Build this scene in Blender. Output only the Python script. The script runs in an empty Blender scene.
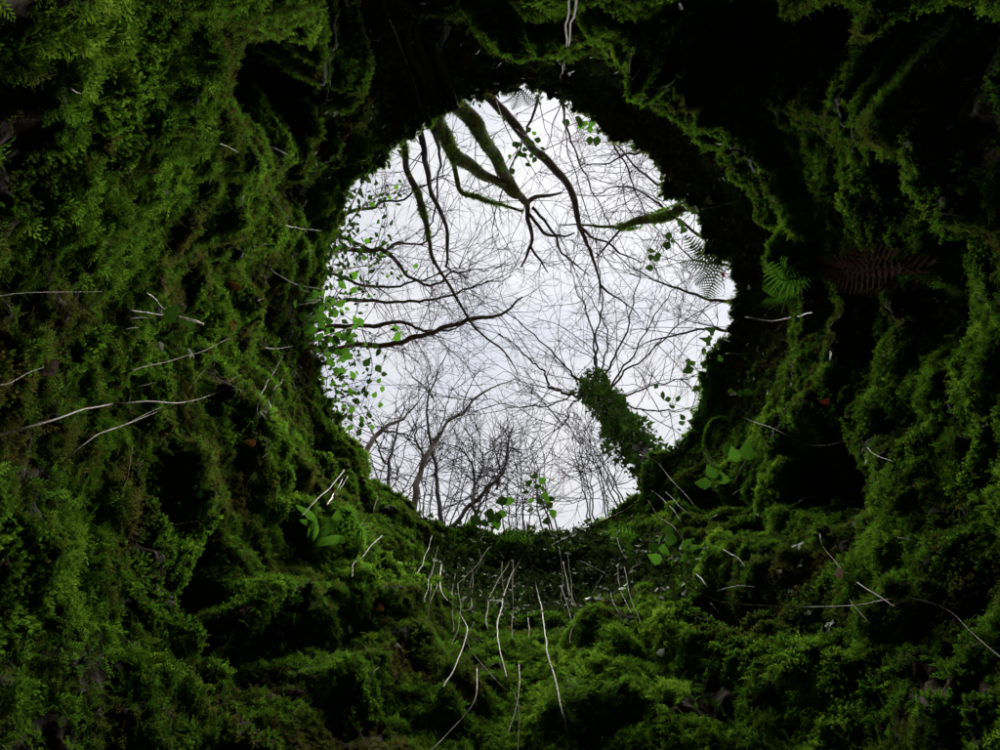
import bpy, math, random
import numpy as np
from mathutils import Vector

# ------------------------------------------------------------------ camera, sky, sun, exposure
scene = bpy.context.scene
COL = scene.collection
CAM_Z = 1.6                       # eye height above the pit floor
FOC = 750.0                       # focal length in photo pixels (1000 px wide)
ELEV = math.radians(82.4)         # the camera looks almost straight up
cam_data = bpy.data.cameras.new('camera')
cam_data.sensor_width = 36.0
cam_data.lens = FOC / 1000.0 * 36.0
cam_data.clip_start = 0.02
cam_data.clip_end = 2000.0
cam = bpy.data.objects.new('camera', cam_data)
COL.objects.link(cam)
cam.location = (0, 0, CAM_Z)
cam.rotation_euler = (math.radians(90) + ELEV, 0, 0)
scene.camera = cam

SUN_TILT, SUN_AZ = math.radians(9.5), math.radians(-28)     # from zenith; azimuth of the light's origin
world = bpy.data.worlds.new('World')
scene.world = world
world.use_nodes = True
wn, wl = world.node_tree.nodes, world.node_tree.links
wn.clear()
w_out = wn.new('ShaderNodeOutputWorld'); w_bg = wn.new('ShaderNodeBackground')
w_sky = wn.new('ShaderNodeTexSky'); w_sky.sky_type = 'NISHITA'; w_sky.sun_disc = False
w_sky.sun_elevation = math.radians(90) - SUN_TILT
w_sky.sun_rotation = math.radians(90) - SUN_AZ
w_sky.air_density = 1.0; w_sky.dust_density = 4.0
w_hs = wn.new('ShaderNodeHueSaturation'); w_hs.inputs['Saturation'].default_value = 0.25
w_mix = wn.new('ShaderNodeMixRGB'); w_mix.inputs[0].default_value = 0.995
w_geo = wn.new('ShaderNodeTexCoord'); w_noise = wn.new('ShaderNodeTexNoise')
w_noise.inputs['Scale'].default_value = 5.0; w_noise.inputs['Detail'].default_value = 5.0
w_ramp = wn.new('ShaderNodeValToRGB')
w_ramp.color_ramp.elements[0].position = 0.35; w_ramp.color_ramp.elements[0].color = (0.80, 0.84, 0.92, 1)
w_ramp.color_ramp.elements[1].position = 0.65; w_ramp.color_ramp.elements[1].color = (1.0, 1.0, 1.0, 1)
w_mul = wn.new('ShaderNodeMixRGB'); w_mul.blend_type = 'MULTIPLY'; w_mul.inputs[0].default_value = 1.0
w_mul.inputs[2].default_value = (0.625, 0.63, 0.655, 1)        # a closed layer of bright stratus, on the sky texture's scale
wl.new(w_sky.outputs[0], w_hs.inputs['Color']); wl.new(w_hs.outputs[0], w_mix.inputs[1])
wl.new(w_geo.outputs['Generated'], w_noise.inputs['Vector']); wl.new(w_noise.outputs[0], w_ramp.inputs[0])
wl.new(w_ramp.outputs[0], w_mul.inputs[1]); wl.new(w_mul.outputs[0], w_mix.inputs[2])
wl.new(w_mix.outputs[0], w_bg.inputs['Color']); w_bg.inputs['Strength'].default_value = 0.05
wl.new(w_bg.outputs[0], w_out.inputs['Surface'])

sun_data = bpy.data.lights.new('sun', 'SUN')
sun_data.energy = 1.5
sun_data.angle = math.radians(62)          # light spread by the overcast
sun_data.color = (1.0, 0.98, 0.94)
sun = bpy.data.objects.new('sun', sun_data)
COL.objects.link(sun)
_sd = Vector((math.sin(SUN_TILT)*math.cos(SUN_AZ), math.sin(SUN_TILT)*math.sin(SUN_AZ), math.cos(SUN_TILT)))
sun.location = _sd*40
sun.rotation_euler = _sd.to_track_quat('Z', 'Y').to_euler()

vs = scene.view_settings
vs.view_transform = 'Standard'; vs.look = 'None'; vs.gamma = 1.0; vs.use_curve_mapping = False
vs.exposure = 4.7
scene.cycles.max_bounces = 6
scene.cycles.diffuse_bounces = 3
scene.cycles.transparent_max_bounces = 8

random.seed(11)
rng = np.random.default_rng(11)

# ------------------------------------------------------------------ camera geometry helpers
VD = np.array([0, math.cos(ELEV), math.sin(ELEV)])
VU = np.array([0, -math.sin(ELEV), math.cos(ELEV)])
VR = np.array([1.0, 0, 0])
CP = np.array([0, 0, CAM_Z])
def ray(px, py):
    return VD + VR*((px-500.0)/FOC) + VU*((375.0-py)/FOC)
def at(px, py, h):
    """the point that stands h metres above the eye on the line of sight through a photo pixel"""
    d = ray(px, py)
    return CP + d*(h/d[2])
def project(P):
    """photo pixel of world points"""
    q = P - CP
    z = q @ VD
    return 500 + FOC*(q @ VR)/z, 375 - FOC*(q @ VU)/z

# ------------------------------------------------------------------ noise
_perm = np.random.default_rng(5).permutation(256)
_perm = np.concatenate([_perm, _perm, _perm])
_grad = np.random.default_rng(6).normal(size=(256, 3)); _grad /= np.linalg.norm(_grad, axis=1)[:, None]
def noise(P, scale=1.0, off=0.0):
    P = np.asarray(P)*scale + off*17.3
    I = np.floor(P).astype(int); F = P - I; I &= 255
    U = F*F*F*(F*(F*6-15)+10)
    out = 0
    for dx in (0, 1):
        wx = U[..., 0] if dx else 1-U[..., 0]
        for dy in (0, 1):
            wy = U[..., 1] if dy else 1-U[..., 1]
            for dz in (0, 1):
                wz = U[..., 2] if dz else 1-U[..., 2]
                hsh = _perm[_perm[_perm[(I[..., 0]+dx) & 255] + ((I[..., 1]+dy) & 255)] + ((I[..., 2]+dz) & 255)]
                g = _grad[hsh]
                out = out + wx*wy*wz*(g[..., 0]*(F[..., 0]-dx)+g[..., 1]*(F[..., 1]-dy)+g[..., 2]*(F[..., 2]-dz))
    return out*1.6

# ------------------------------------------------------------------ object helpers
def tag(o, label=None, cat=None, group=None, kind=None):
    if label: o['label'] = label
    if cat: o['category'] = cat
    if group: o['group'] = group
    if kind: o['kind'] = kind
    return o
def mesh_from(name, V, F, smooth=False):
    me = bpy.data.meshes.new(name)
    V = np.asarray(V, dtype=np.float64)
    if isinstance(F, np.ndarray):
        n, k = F.shape
        me.vertices.add(len(V)); me.vertices.foreach_set('co', V.astype(np.float32).ravel())
        me.loops.add(n*k); me.loops.foreach_set('vertex_index', F.astype(np.int32).ravel())
        me.polygons.add(n); me.polygons.foreach_set('loop_start', np.arange(0, n*k, k, dtype=np.int32))
        me.update(calc_edges=True)
    else:
        me.from_pydata(V.tolist(), [], F)
    if smooth:
        me.polygons.foreach_set('use_smooth', np.ones(len(me.polygons), dtype=bool))
    me.update()
    return me
def link(name, me, mat=None, parent=None, loc=None):
    o = bpy.data.objects.new(name, me)
    COL.objects.link(o)
    if mat and not me.materials: me.materials.append(mat)
    if parent: o.parent = parent
    if loc is not None: o.location = loc
    return o
def empty(name, loc, label, cat, group=None):
    o = bpy.data.objects.new(name, None); COL.objects.link(o)
    o.location = loc; o.empty_display_size = 0.1
    return tag(o, label, cat, group)
def smooth_line(pts, n=8):
    """Catmull-Rom through the points; extra columns (radius) ride along"""
    P = np.asarray(pts, float)
    if len(P) < 3: n = max(n, 4)
    Q = np.vstack([2*P[0]-P[1], P, 2*P[-1]-P[-2]])
    out = []
    for i in range(1, len(Q)-2):
        a, b, c, d = Q[i-1], Q[i], Q[i+1], Q[i+2]
        for k in range(n):
            t = k/n
            out.append(0.5*((2*b)+(c-a)*t+(2*a-5*b+4*c-d)*t*t+(3*b-a-3*c+d)*t**3))
    out.append(Q[-2])
    return np.array(out)
class Tubes:
    """collects tapered tubes; build() links them as one mesh"""
    def __init__(self): self.V, self.F, self.n = [], [], 0
    def add(self, P, R, sides=5):
        P = np.asarray(P, float); R = np.broadcast_to(np.asarray(R, float), (len(P),))
        T = np.gradient(P, axis=0); T /= np.linalg.norm(T, axis=1)[:, None]+1e-9
        ref = np.array([0.31, 0.83, 0.46]) if abs(T[:, 1]).mean() < 0.8 else np.array([0.9, 0.1, 0.4])
        A = np.cross(T, ref); A /= np.linalg.norm(A, axis=1)[:, None]+1e-9
        B = np.cross(T, A)
        ang = np.arange(sides)*2*math.pi/sides
        ring = P[:, None, :] + R[:, None, None]*(np.cos(ang)[None, :, None]*A[:, None, :]+np.sin(ang)[None, :, None]*B[:, None, :])
        m = len(P)
        idx = np.arange(m*sides).reshape(m, sides)
        a = idx[:-1]; b = np.roll(idx[:-1], -1, 1); c = np.roll(idx[1:], -1, 1); d = idx[1:]
        f = np.stack([a, b, c, d], -1).reshape(-1, 4)
        self.V.append(ring.reshape(-1, 3)); self.F.append(f+self.n); self.n += m*sides
        return self
    def build(self, name, mat, parent=None, origin=None, smooth=True):
        V = np.vstack(self.V); F = np.vstack(self.F)
        if origin is not None: V = V-np.asarray(origin)
        return link(name, mesh_from(name, V, F, smooth), mat, parent)

# ------------------------------------------------------------------ materials
def mat_new(name):
    m = bpy.data.materials.new(name); m.use_nodes = True
    m.node_tree.nodes.clear()
    return m, m.node_tree.nodes, m.node_tree.links
def ramp(n, stops):
    r = n.new('ShaderNodeValToRGB'); e = r.color_ramp.elements
    while len(e) > 1: e.remove(e[-1])
    e[0].position, e[0].color = stops[0][0], (*stops[0][1], 1)
    for p, c in stops[1:]:
        x = e.new(p); x.color = (*c, 1)
    return r
def mat_leaf(name, dark, light, transl=0.35, rough=0.45, instanced=False, attr=None, noise_scale=45.0, spec=0.0):
    """leaf tissue: diffuse + light passing through, tint varied from piece to piece"""
    m, n, l = mat_new(name)
    out = n.new('ShaderNodeOutputMaterial')
    p = n.new('ShaderNodeBsdfPrincipled'); p.inputs['Roughness'].default_value = rough
    p.inputs['Specular IOR Level'].default_value = spec
    t = n.new('ShaderNodeBsdfTranslucent'); mx = n.new('ShaderNodeMixShader'); mx.inputs[0].default_value = transl
    oi = n.new('ShaderNodeObjectInfo'); tc = n.new('ShaderNodeNewGeometry')
    ns = n.new('ShaderNodeTexNoise'); ns.inputs['Scale'].default_value = noise_scale; ns.inputs['Detail'].default_value = 3
    l.new(tc.outputs['Position'], ns.inputs['Vector'])
    ad = n.new('ShaderNodeMath'); ad.operation = 'ADD'
    sc = n.new('ShaderNodeMath'); sc.operation = 'MULTIPLY'; sc.inputs[1].default_value = 0.6
    l.new(oi.outputs['Random'], sc.inputs[0]); l.new(sc.outputs[0], ad.inputs[0])
    s2 = n.new('ShaderNodeMath'); s2.operation = 'MULTIPLY_ADD'; s2.inputs[1].default_value = 0.9; s2.inputs[2].default_value = -0.2
    l.new(ns.outputs[0], s2.inputs[0]); l.new(s2.outputs[0], ad.inputs[1])
    r = ramp(n, [(0.05, dark), (0.95, light)]); l.new(ad.outputs[0], r.inputs[0])
    col = r.outputs[0]
    if attr:
        at_ = n.new('ShaderNodeAttribute'); at_.attribute_type = 'INSTANCER'; at_.attribute_name = 'tint'
        r2 = ramp(n, attr); l.new(at_.outputs['Fac'], r2.inputs[0])
        mm = n.new('ShaderNodeMixRGB'); mm.inputs[0].default_value = 0.78
        l.new(col, mm.inputs[1]); l.new(r2.outputs[0], mm.inputs[2]); col = mm.outputs[0]
    l.new(col, p.inputs['Base Color']); l.new(col, t.inputs['Color'])
    l.new(p.outputs[0], mx.inputs[1]); l.new(t.outputs[0], mx.inputs[2]); l.new(mx.outputs[0], out.inputs['Surface'])
    return m
def mat_rough(name, stops, scale=8.0, rough=0.85, bump=0.4, detail=6, stretch=(1, 1, 1), spec=0.02):
    """soil, bark, dead wood: noise-mixed colours with fine relief"""
    m, n, l = mat_new(name)
    out = n.new('ShaderNodeOutputMaterial'); p = n.new('ShaderNodeBsdfPrincipled')
    p.inputs['Roughness'].default_value = rough; p.inputs['Specular IOR Level'].default_value = spec
    g = n.new('ShaderNodeNewGeometry'); mp = n.new('ShaderNodeMapping'); mp.inputs['Scale'].default_value = stretch
    ns = n.new('ShaderNodeTexNoise'); ns.inputs['Scale'].default_value = scale; ns.inputs['Detail'].default_value = detail
    r = ramp(n, stops)
    l.new(g.outputs['Position'], mp.inputs['Vector']); l.new(mp.outputs[0], ns.inputs['Vector']); l.new(ns.outputs[0], r.inputs[0])
    l.new(r.outputs[0], p.inputs['Base Color'])
    n2 = n.new('ShaderNodeTexNoise'); n2.inputs['Scale'].default_value = scale*5; n2.inputs['Detail'].default_value = 5
    l.new(mp.outputs[0], n2.inputs['Vector'])
    b = n.new('ShaderNodeBump'); b.inputs['Strength'].default_value = bump; b.inputs['Distance'].default_value = 0.02
    l.new(n2.outputs[0], b.inputs['Height']); l.new(b.outputs[0], p.inputs['Normal'])
    l.new(p.outputs[0], out.inputs['Surface'])
    return m
M_MOSS = mat_leaf('moss', (0.030, 0.070, 0.006), (0.085, 0.150, 0.014), transl=0.38, rough=0.6, spec=0.0, noise_scale=3.0,
                  attr=[(0.0, (0.060, 0.038, 0.014)), (0.22, (0.044, 0.056, 0.008)), (0.42, (0.032, 0.082, 0.006)),
                        (0.66, (0.066, 0.155, 0.010)), (1.0, (0.145, 0.235, 0.020))])
M_WALL = mat_rough('wet_soil_rock', [(0.3, (0.006, 0.0042, 0.0026)), (0.5, (0.015, 0.0098, 0.005)), (0.62, (0.016, 0.018, 0.005)), (0.75, (0.034, 0.019, 0.008))], 5.0, 0.8, 0.8)
M_GROUND = mat_rough('leaf_litter', [(0.3, (0.05, 0.035, 0.02)), (0.5, (0.09, 0.06, 0.03)), (0.65, (0.05, 0.07, 0.02))], 3.0)
M_BARK = mat_rough('dark_bark', [(0.35, (0.010, 0.008, 0.007)), (0.65, (0.024, 0.020, 0.018))], 30, 0.9, 0.5)
M_TWIG = mat_rough('twig_bark', [(0.35, (0.010, 0.008, 0.008)), (0.65, (0.022, 0.017, 0.017))], 30, 0.9, 0.0)
M_MOSSBARK = mat_rough('mossy_bark', [(0.38, (0.012, 0.010, 0.007)), (0.5, (0.024, 0.030, 0.006)), (0.66, (0.042, 0.056, 0.009))], 14, 0.95, 0.9)
M_GREYBARK = mat_rough('grey_bark', [(0.35, (0.04, 0.032, 0.028)), (0.65, (0.075, 0.06, 0.055))], 40, 0.9, 0.4)
M_STEM = mat_rough('dry_stem', [(0.35, (0.045, 0.034, 0.020)), (0.65, (0.115, 0.088, 0.054))], 25, 0.6, 0.2, spec=0.05)
M_ROOT = mat_rough('brown_root', [(0.35, (0.035, 0.027, 0.018)), (0.65, (0.085, 0.066, 0.045))], 25, 0.7, 0.2)
M_CANE = mat_rough('dark_cane', [(0.35, (0.05, 0.035, 0.025)), (0.65, (0.11, 0.08, 0.05))], 25, 0.6, 0.2)
M_LEAF = mat_leaf('bright_leaf', (0.026, 0.080, 0.007), (0.056, 0.145, 0.012), 0.32, 0.5)
M_LEAFSILHOUETTE = mat_leaf('silhouette_leaf', (0.006, 0.015, 0.003), (0.020, 0.042, 0.007), 0.2, 0.5, spec=0.0)  # backlit shade put into the colour: leaves darkened as silhouettes against the sky
M_IVY = mat_leaf('ivy_leaf', (0.008, 0.020, 0.004), (0.022, 0.048, 0.008), 0.2, 0.5, spec=0.0)
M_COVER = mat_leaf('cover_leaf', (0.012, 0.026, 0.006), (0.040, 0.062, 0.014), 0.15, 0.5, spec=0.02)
M_FERN = mat_leaf('fern_green', (0.028, 0.085, 0.006), (0.055, 0.140, 0.011), 0.35, 0.6)
M_DEADFERN = mat_leaf('dead_fern', (0.014, 0.007, 0.006), (0.038, 0.021, 0.018), 0.2, 0.5)
M_DEADLEAF = mat_leaf('dead_leaf', (0.06, 0.042, 0.032), (0.14, 0.10, 0.075), 0.2, 0.7)
M_PALELEAF = mat_leaf('pale_leaf', (0.09, 0.085, 0.075), (0.15, 0.14, 0.13), 0.15, 0.6)
M_REDLEAF = mat_leaf('red_leaf', (0.030, 0.005, 0.004), (0.055, 0.009, 0.006), 0.3, 0.5)
M_ORANGE = mat_leaf('orange_leaf', (0.030, 0.012, 0.004), (0.070, 0.028, 0.008), 0.3, 0.6)
M_STONE = mat_rough('dark_limestone', [(0.35, (0.030, 0.026, 0.024)), (0.6, (0.075, 0.062, 0.055))], 12, 0.6, 0.7)

# ------------------------------------------------------------------ the pit: wall as r(angle, height)
H_RIM = 6.0                                  # rim above the eye
Z_RIM = CAM_Z+H_RIM
OUT = [(500,94),(530,90),(560,99),(580,112),(605,126),(632,141),(656,158),(662,176),(660,198),(690,205),(704,222),(709,252),(731,270),
       (734,300),(733,335),(716,345),(706,362),(707,388),(700,412),(690,432),(664,452),(650,462),(640,482),(637,500),(620,513),(600,526),
       (570,534),(530,534),(490,532),(450,528),(420,516),(395,496),(366,482),(362,456),(338,430),(327,405),(319,380),(313,340),(316,300),
       (325,260),(338,222),(352,190),(385,155),(410,135),(430,118),(455,108),(480,98)]
O3 = np.array([at(x, y, H_RIM) for x, y in OUT])
AX = at(525, 312, H_RIM)[:2]
_th = np.arctan2(O3[:, 1]-AX[1], O3[:, 0]-AX[0]); _rr = np.hypot(O3[:, 0]-AX[0], O3[:, 1]-AX[1])
_o = np.argsort(_th); _th, _rr = _th[_o], _rr[_o]
_th = np.concatenate([_th-2*math.pi, _th, _th+2*math.pi]); _rr = np.tile(_rr, 3)
def rho(th): return np.interp(th, _th, _rr)

NT = 960
TH = np.arange(NT)*2*math.pi/NT - math.pi
ZS = np.concatenate([np.linspace(0, 2.8, 30)[:-1], np.linspace(2.8, Z_RIM, 430)])
NZ = len(ZS)
TT, ZZ = np.meshgrid(TH, ZS)
s = Z_RIM-ZZ
w = np.exp(-s/0.9)
R0 = 1.86-0.150*np.clip(s, 0, 4.8)+0.30*np.clip(s-5.0, 0, 3)
base = rho(TT)*w+R0*(1-w)
BP = np.stack([AX[0]+base*np.cos(TT), AX[1]+base*np.sin(TT), ZZ], -1)
ragged = (noise(BP, 4.0, 80)*0.055+noise(BP, 11.0, 81)*0.035)*np.exp(-s/0.3)     # crumbling edge of the rim
PX, PY = project(BP.reshape(-1, 3)); PX = PX.reshape(TT.shape); PY = PY.reshape(TT.shape)
behind = ((BP-CP) @ VD) < 0.3
PX = np.where(behind, 5000, PX); PY = np.where(behind, 5000, PY)

# hollows (cx, cy, half-width, half-height, depth) and lips (polyline, half-width, height): the large relief of the wall
HOLLOWS = [(292,108,50,46,1.1),(405,40,72,62,1.0),(848,50,104,44,1.5),(740,22,60,32,.8),(905,178,26,40,.25),(935,305,30,42,.3),(950,245,40,14,.12),
           (832,488,40,34,.42),(205,600,22,80,.36),(262,670,26,34,.2),(150,335,30,14,.12),(300,190,40,24,.4),(235,262,26,28,.25),
           (760,235,30,26,.2),(735,300,20,50,.15),(700,495,48,22,.35),(735,540,50,16,.25),(860,645,70,18,.12),(720,622,50,18,.3),(310,455,24,18,.3),
           (380,560,30,16,.25),(55,340,20,12,.14),(455,690,24,12,.12),(560,585,95,30,.22),(450,560,40,24,.2),(800,150,40,50,.08),
           (230,40,24,20,.2),(312,126,30,24,.4),(930,420,50,16,.1),(330,640,30,12,.08),
           (860,330,30,50,.15),(255,330,20,40,.2),(590,20,40,16,.2),(480,15,50,20,.35)]
LIPS = [([(415,132),(372,160),(345,195),(318,235),(305,275)],14,.10),
        ([(300,170),(262,205),(240,250),(232,300),(240,345)],16,.20),
        ([(222,130),(212,190),(222,240)],16,.12),
        ([(222,402),(238,445),(272,480),(300,520),(335,560),(360,600),(410,630)],22,.26),
        ([(330,430),(365,476),(415,515)],12,.10),
        ([(180,470),(190,520),(196,580),(190,640)],16,.14),
        ([(822,255),(822,300),(836,350),(836,395),(795,450),(780,500)],16,.15),
        ([(650,40),(690,82),(738,118),(770,165),(800,215),(822,255)],13,.22),
        ([(452,62),(478,34),(530,46),(560,34),(610,26),(655,40)],10,.18),
        ([(905,0),(900,60),(905,112),(940,165),(1000,190)],24,.20),
        ([(790,0),(840,4),(890,4)],10,.3),
        ([(600,650),(650,622),(710,650)],26,.18),
        ([(240,622),(290,600),(340,612)],16,.2),
        ([(690,520),(740,560),(790,570)],16,.14),
        ([(960,560),(900,640),(800,690),(720,700)],26,.12),
        ([(350,690),(400,660),(440,700)],22,.18),
        ([(870,400),(900,470),(905,560)],22,.08),
        ([(560,720),(620,700),(680,740)],22,.16)]
disp = np.zeros_like(base)
bare = np.zeros_like(base)
wob = noise(BP, 2.2, 3)*20+noise(BP, 6, 13)*12
wob2 = noise(BP, 2.2, 4)*20+noise(BP, 6, 14)*12
QX, QY = PX+wob, PY+wob2
for cx, cy, hx, hy, dep in HOLLOWS:
    q = ((QX-cx)/hx)**2+((QY-cy)/hy)**2
    g = np.exp(-q**1.6*0.9)
    disp += dep*0.62*g
    bare = np.maximum(bare, g*min(1, dep*1.9))
for pts, hw, hgt in LIPS:
    dmin = np.full_like(base, 1e9)
    for (x0, y0), (x1, y1) in zip(pts[:-1], pts[1:]):
        dx, dy = x1-x0, y1-y0
        t = np.clip(((QX-x0)*dx+(QY-y0)*dy)/(dx*dx+dy*dy), 0, 1)
        dmin = np.minimum(dmin, np.hypot(QX-x0-t*dx, QY-y0-t*dy))
    g = np.exp(-(dmin/hw)**2*0.8)
    disp -= hgt*0.7*g
    bare *= (1-0.9*g)
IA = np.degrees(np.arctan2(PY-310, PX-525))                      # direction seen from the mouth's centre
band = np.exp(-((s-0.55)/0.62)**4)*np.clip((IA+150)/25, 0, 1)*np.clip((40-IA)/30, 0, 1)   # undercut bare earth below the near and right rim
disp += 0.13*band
lump = noise(BP, 0.9, 1)*0.05+noise(BP, 2.3, 2)*0.025
BPs = BP*np.array([1, 1, 0.75])
mid = noise(BPs, 6.0, 5)*0.034
fine = noise(BPs, 13.0, 6)*0.036+noise(BPs, 29.0, 7)*0.020
fade = 1-0.6*np.exp(-s/0.35)
# long draped clumps: moss mats hang down the wall, so the relief steps at their lower edges
saw = (ZZ*2.3+noise(BP, 1.6, 8)*1.5+noise(BP, 4.0, 9)*0.4) % 1.0
step = np.where(saw < 0.18, saw/0.18, 1-(saw-0.18)/0.82)
disp = disp*(1-np.exp(-s/0.18)) - 0.014*step*fade + (lump+mid)*fade + fine*(1+0.5*np.exp(-s/0.2))
RAD = np.maximum(base+disp+ragged, 0.75)
# nothing may close the mouth: keep the rim the innermost outline
lim = rho(TT)*np.clip((ZZ-CAM_Z)/H_RIM, 0, 1)*1.012
RAD = np.where(s > 0.12, np.maximum(RAD, lim), RAD)
WP = np.stack([AX[0]+RAD*np.cos(TT), AX[1]+RAD*np.sin(TT), ZZ+np.where(s < 0.02, noise(BP, 3, 12)*0.0, 0)], -1)
dT = np.roll(WP, -1, 1)-np.roll(WP, 1, 1)
dZ = np.gradient(WP, axis=0)
WN = np.cross(dZ, dT); WN /= np.linalg.norm(WN, axis=2)[:, :, None]+1e-9
inw = np.stack([-np.cos(TT), -np.sin(TT), 0*TT], -1)
WN *= np.sign((WN*inw).sum(-1))[:, :, None]
idx = np.arange(NT*NZ).reshape(NZ, NT)
a = idx[:-1]; b = np.roll(a, -1, 1); d = idx[1:]; c = np.roll(d, -1, 1)
F = np.stack([a, d, c, b], -1).reshape(-1, 4)
pit = link('pit_wall', mesh_from('pit_wall', WP.reshape(-1, 3), F, True), M_WALL)
tag(pit, 'dark wet soil and rock wall of the round pit, under the moss', kind='structure')

def wall_r(th, z):
    fi = (th+math.pi)/(2*math.pi)*NT % NT
    i0 = np.floor(fi).astype(int) % NT; i1 = (i0+1) % NT; fu = fi-np.floor(fi)
    j = np.clip(np.searchsorted(ZS, z)-1, 0, NZ-2); fv = np.clip((z-ZS[j])/(ZS[j+1]-ZS[j]), 0, 1)
    return (RAD[j, i0]*(1-fu)+RAD[j, i1]*fu)*(1-fv)+(RAD[j+1, i0]*(1-fu)+RAD[j+1, i1]*fu)*fv
def on_wall(px, py, off=0.0):
    """where the line of sight meets the wall, pulled off it towards the axis"""
    d = ray(px, py)
    t = np.linspace(0.5, 9.0, 2600)
    P = CP[None]+d[None]*t[:, None]
    dx, dy = P[:, 0]-AX[0], P[:, 1]-AX[1]
    hit = (np.hypot(dx, dy) > wall_r(np.arctan2(dy, dx), P[:, 2])) & (P[:, 2] < Z_RIM)
    if hit.any():
        k = int(np.argmax(hit)); q = P[k]
    else:
        q = at(px, py, H_RIM)
    return q-d/np.linalg.norm(d)*off*1.25
def wall_normal(q):
    th = math.atan2(q[1]-AX[1], q[0]-AX[0])
    i = int((th+math.pi)/(2*math.pi)*NT) % NT; j = int(np.clip(np.searchsorted(ZS, q[2]), 0, NZ-1))
    n = WN[max(0, j-4):j+5, [(i+k) % NT for k in range(-4, 5)]].mean((0, 1))
    return n/np.linalg.norm(n)

# pit floor and the woodland ground above
k = 24
fr = np.concatenate([[0.02], np.linspace(0.2, 1.0, k)])
fl = []
for q in fr:
    r = RAD[0]*q+0.0
    x, y = AX[0]+r*np.cos(TH), AX[1]+r*np.sin(TH)
    P = np.stack([x, y, 0*x], -1)
    fl.append(np.stack([x, y, 0.05*noise(P, 2.0, 20)*(1-q**6)-0.05], -1))
fl = np.array(fl)
ii = np.arange(len(fr)*NT).reshape(len(fr), NT)
Ff = np.stack([ii[:-1], np.roll(ii[:-1], -1, 1), np.roll(ii[1:], -1, 1), ii[1:]], -1).reshape(-1, 4)
tag(link('pit_floor', mesh_from('pit_floor', fl.reshape(-1, 3), Ff, True), M_GROUND), 'earth floor at the bottom of the pit', kind='structure')
gr = []
for e in [0, .04, .1, .2, .4, .8, 1.5, 3, 6, 12, 25, 60, 150, 400, 900]:
    r = RAD[-1]+e
    x, y = AX[0]+r*np.cos(TH), AX[1]+r*np.sin(TH)
    P = np.stack([x, y, 0*x], -1)
    gr.append(np.stack([x, y, Z_RIM+0.05*min(1, e*8)+(0.10*noise(P, 1.1, 21)*min(1, e*3))+0.02*min(e, 30)], -1))
gr = np.array(gr)
ii = np.arange(len(gr)*NT).reshape(len(gr), NT)
Fg = np.stack([ii[:-1], np.roll(ii[:-1], -1, 1), np.roll(ii[1:], -1, 1), ii[1:]], -1).reshape(-1, 4)
tag(link('ground', mesh_from('ground', gr.reshape(-1, 3), Fg, True), M_GROUND), 'woodland floor of leaf litter around the mouth of the pit', kind='structure')

# ------------------------------------------------------------------ moss and other uncountable cover (geometry-node instances)
def scatter_group(name, coll):
    g = bpy.data.node_groups.new(name, 'GeometryNodeTree')
    g.interface.new_socket('Geometry', in_out='INPUT', socket_type='NodeSocketGeometry')
    g.interface.new_socket('Geometry', in_out='OUTPUT', socket_type='NodeSocketGeometry')
    n, l = g.nodes, g.links
    gi, go = n.new('NodeGroupInput'), n.new('NodeGroupOutput')
    ci = n.new('GeometryNodeCollectionInfo'); ci.inputs[0].default_value = coll
    ci.inputs['Separate Children'].default_value = True; ci.inputs['Reset Children'].default_value = True
    iop = n.new('GeometryNodeInstanceOnPoints'); iop.inputs['Pick Instance'].default_value = True
    def attr(nm, dt):
        q = n.new('GeometryNodeInputNamedAttribute'); q.data_type = dt; q.inputs[0].default_value = nm
        return q.outputs[0]
    e2r = n.new('FunctionNodeEulerToRotation')
    l.new(attr('rot', 'FLOAT_VECTOR'), e2r.inputs[0]); l.new(e2r.outputs[0], iop.inputs['Rotation'])
    l.new(attr('scl', 'FLOAT_VECTOR'), iop.inputs['Scale']); l.new(attr('variant', 'INT'), iop.inputs['Instance Index'])
    l.new(gi.outputs[0], iop.inputs['Points']); l.new(ci.outputs[0], iop.inputs['Instance']); l.new(iop.outputs[0], go.inputs[0])
    return g
def scatter(name, P, D, scl, tint, protos, mat, label, cat, roll=None, parent=None, variant=None):
    coll = bpy.data.collections.new(name+'_pieces')
    for i, (V, Fc) in enumerate(protos):
        me = mesh_from('%s_piece' % name, V, Fc); me.materials.append(mat)
        coll.objects.link(bpy.data.objects.new('%s_piece_%d' % (name, i), me))
    N = len(P)
    D = D/np.linalg.norm(D, axis=1)[:, None]
    X = rng.normal(size=(N, 3)) if roll is None else roll
    X = X-(X*D).sum(1)[:, None]*D; X /= np.linalg.norm(X, axis=1)[:, None]
    Y = np.cross(D, X)
    rot = np.stack([np.arctan2(Y[:, 2], D[:, 2]), np.arcsin(np.clip(-X[:, 2], -1, 1)), np.arctan2(X[:, 1], X[:, 0])], -1)
    me = bpy.data.meshes.new(name)
    org = np.asarray(parent.location) if parent else 0
    me.vertices.add(N); me.vertices.foreach_set('co', (P-org).astype(np.float32).ravel())
    for nm, ty, key, val in (('rot', 'FLOAT_VECTOR', 'vector', rot), ('scl', 'FLOAT_VECTOR', 'vector', np.repeat(scl[:, None], 3, 1) if scl.ndim == 1 else scl),
                             ('tint', 'FLOAT', 'value', tint), ('variant', 'INT', 'value', rng.integers(0, len(protos), N) if variant is None else variant)):
        at_ = me.attributes.new(nm, ty, 'POINT')
        at_.data.foreach_set(key, np.ascontiguousarray(val, dtype=np.int32 if ty == 'INT' else np.float32).ravel())
    me.materials.append(mat)
    o = bpy.data.objects.new(name, me); COL.objects.link(o)
    if parent: o.parent = parent
    md = o.modifiers.new('scatter', 'NODES'); md.node_group = scatter_group(name, coll)
    return tag(o, label, cat, None, 'stuff')

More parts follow.
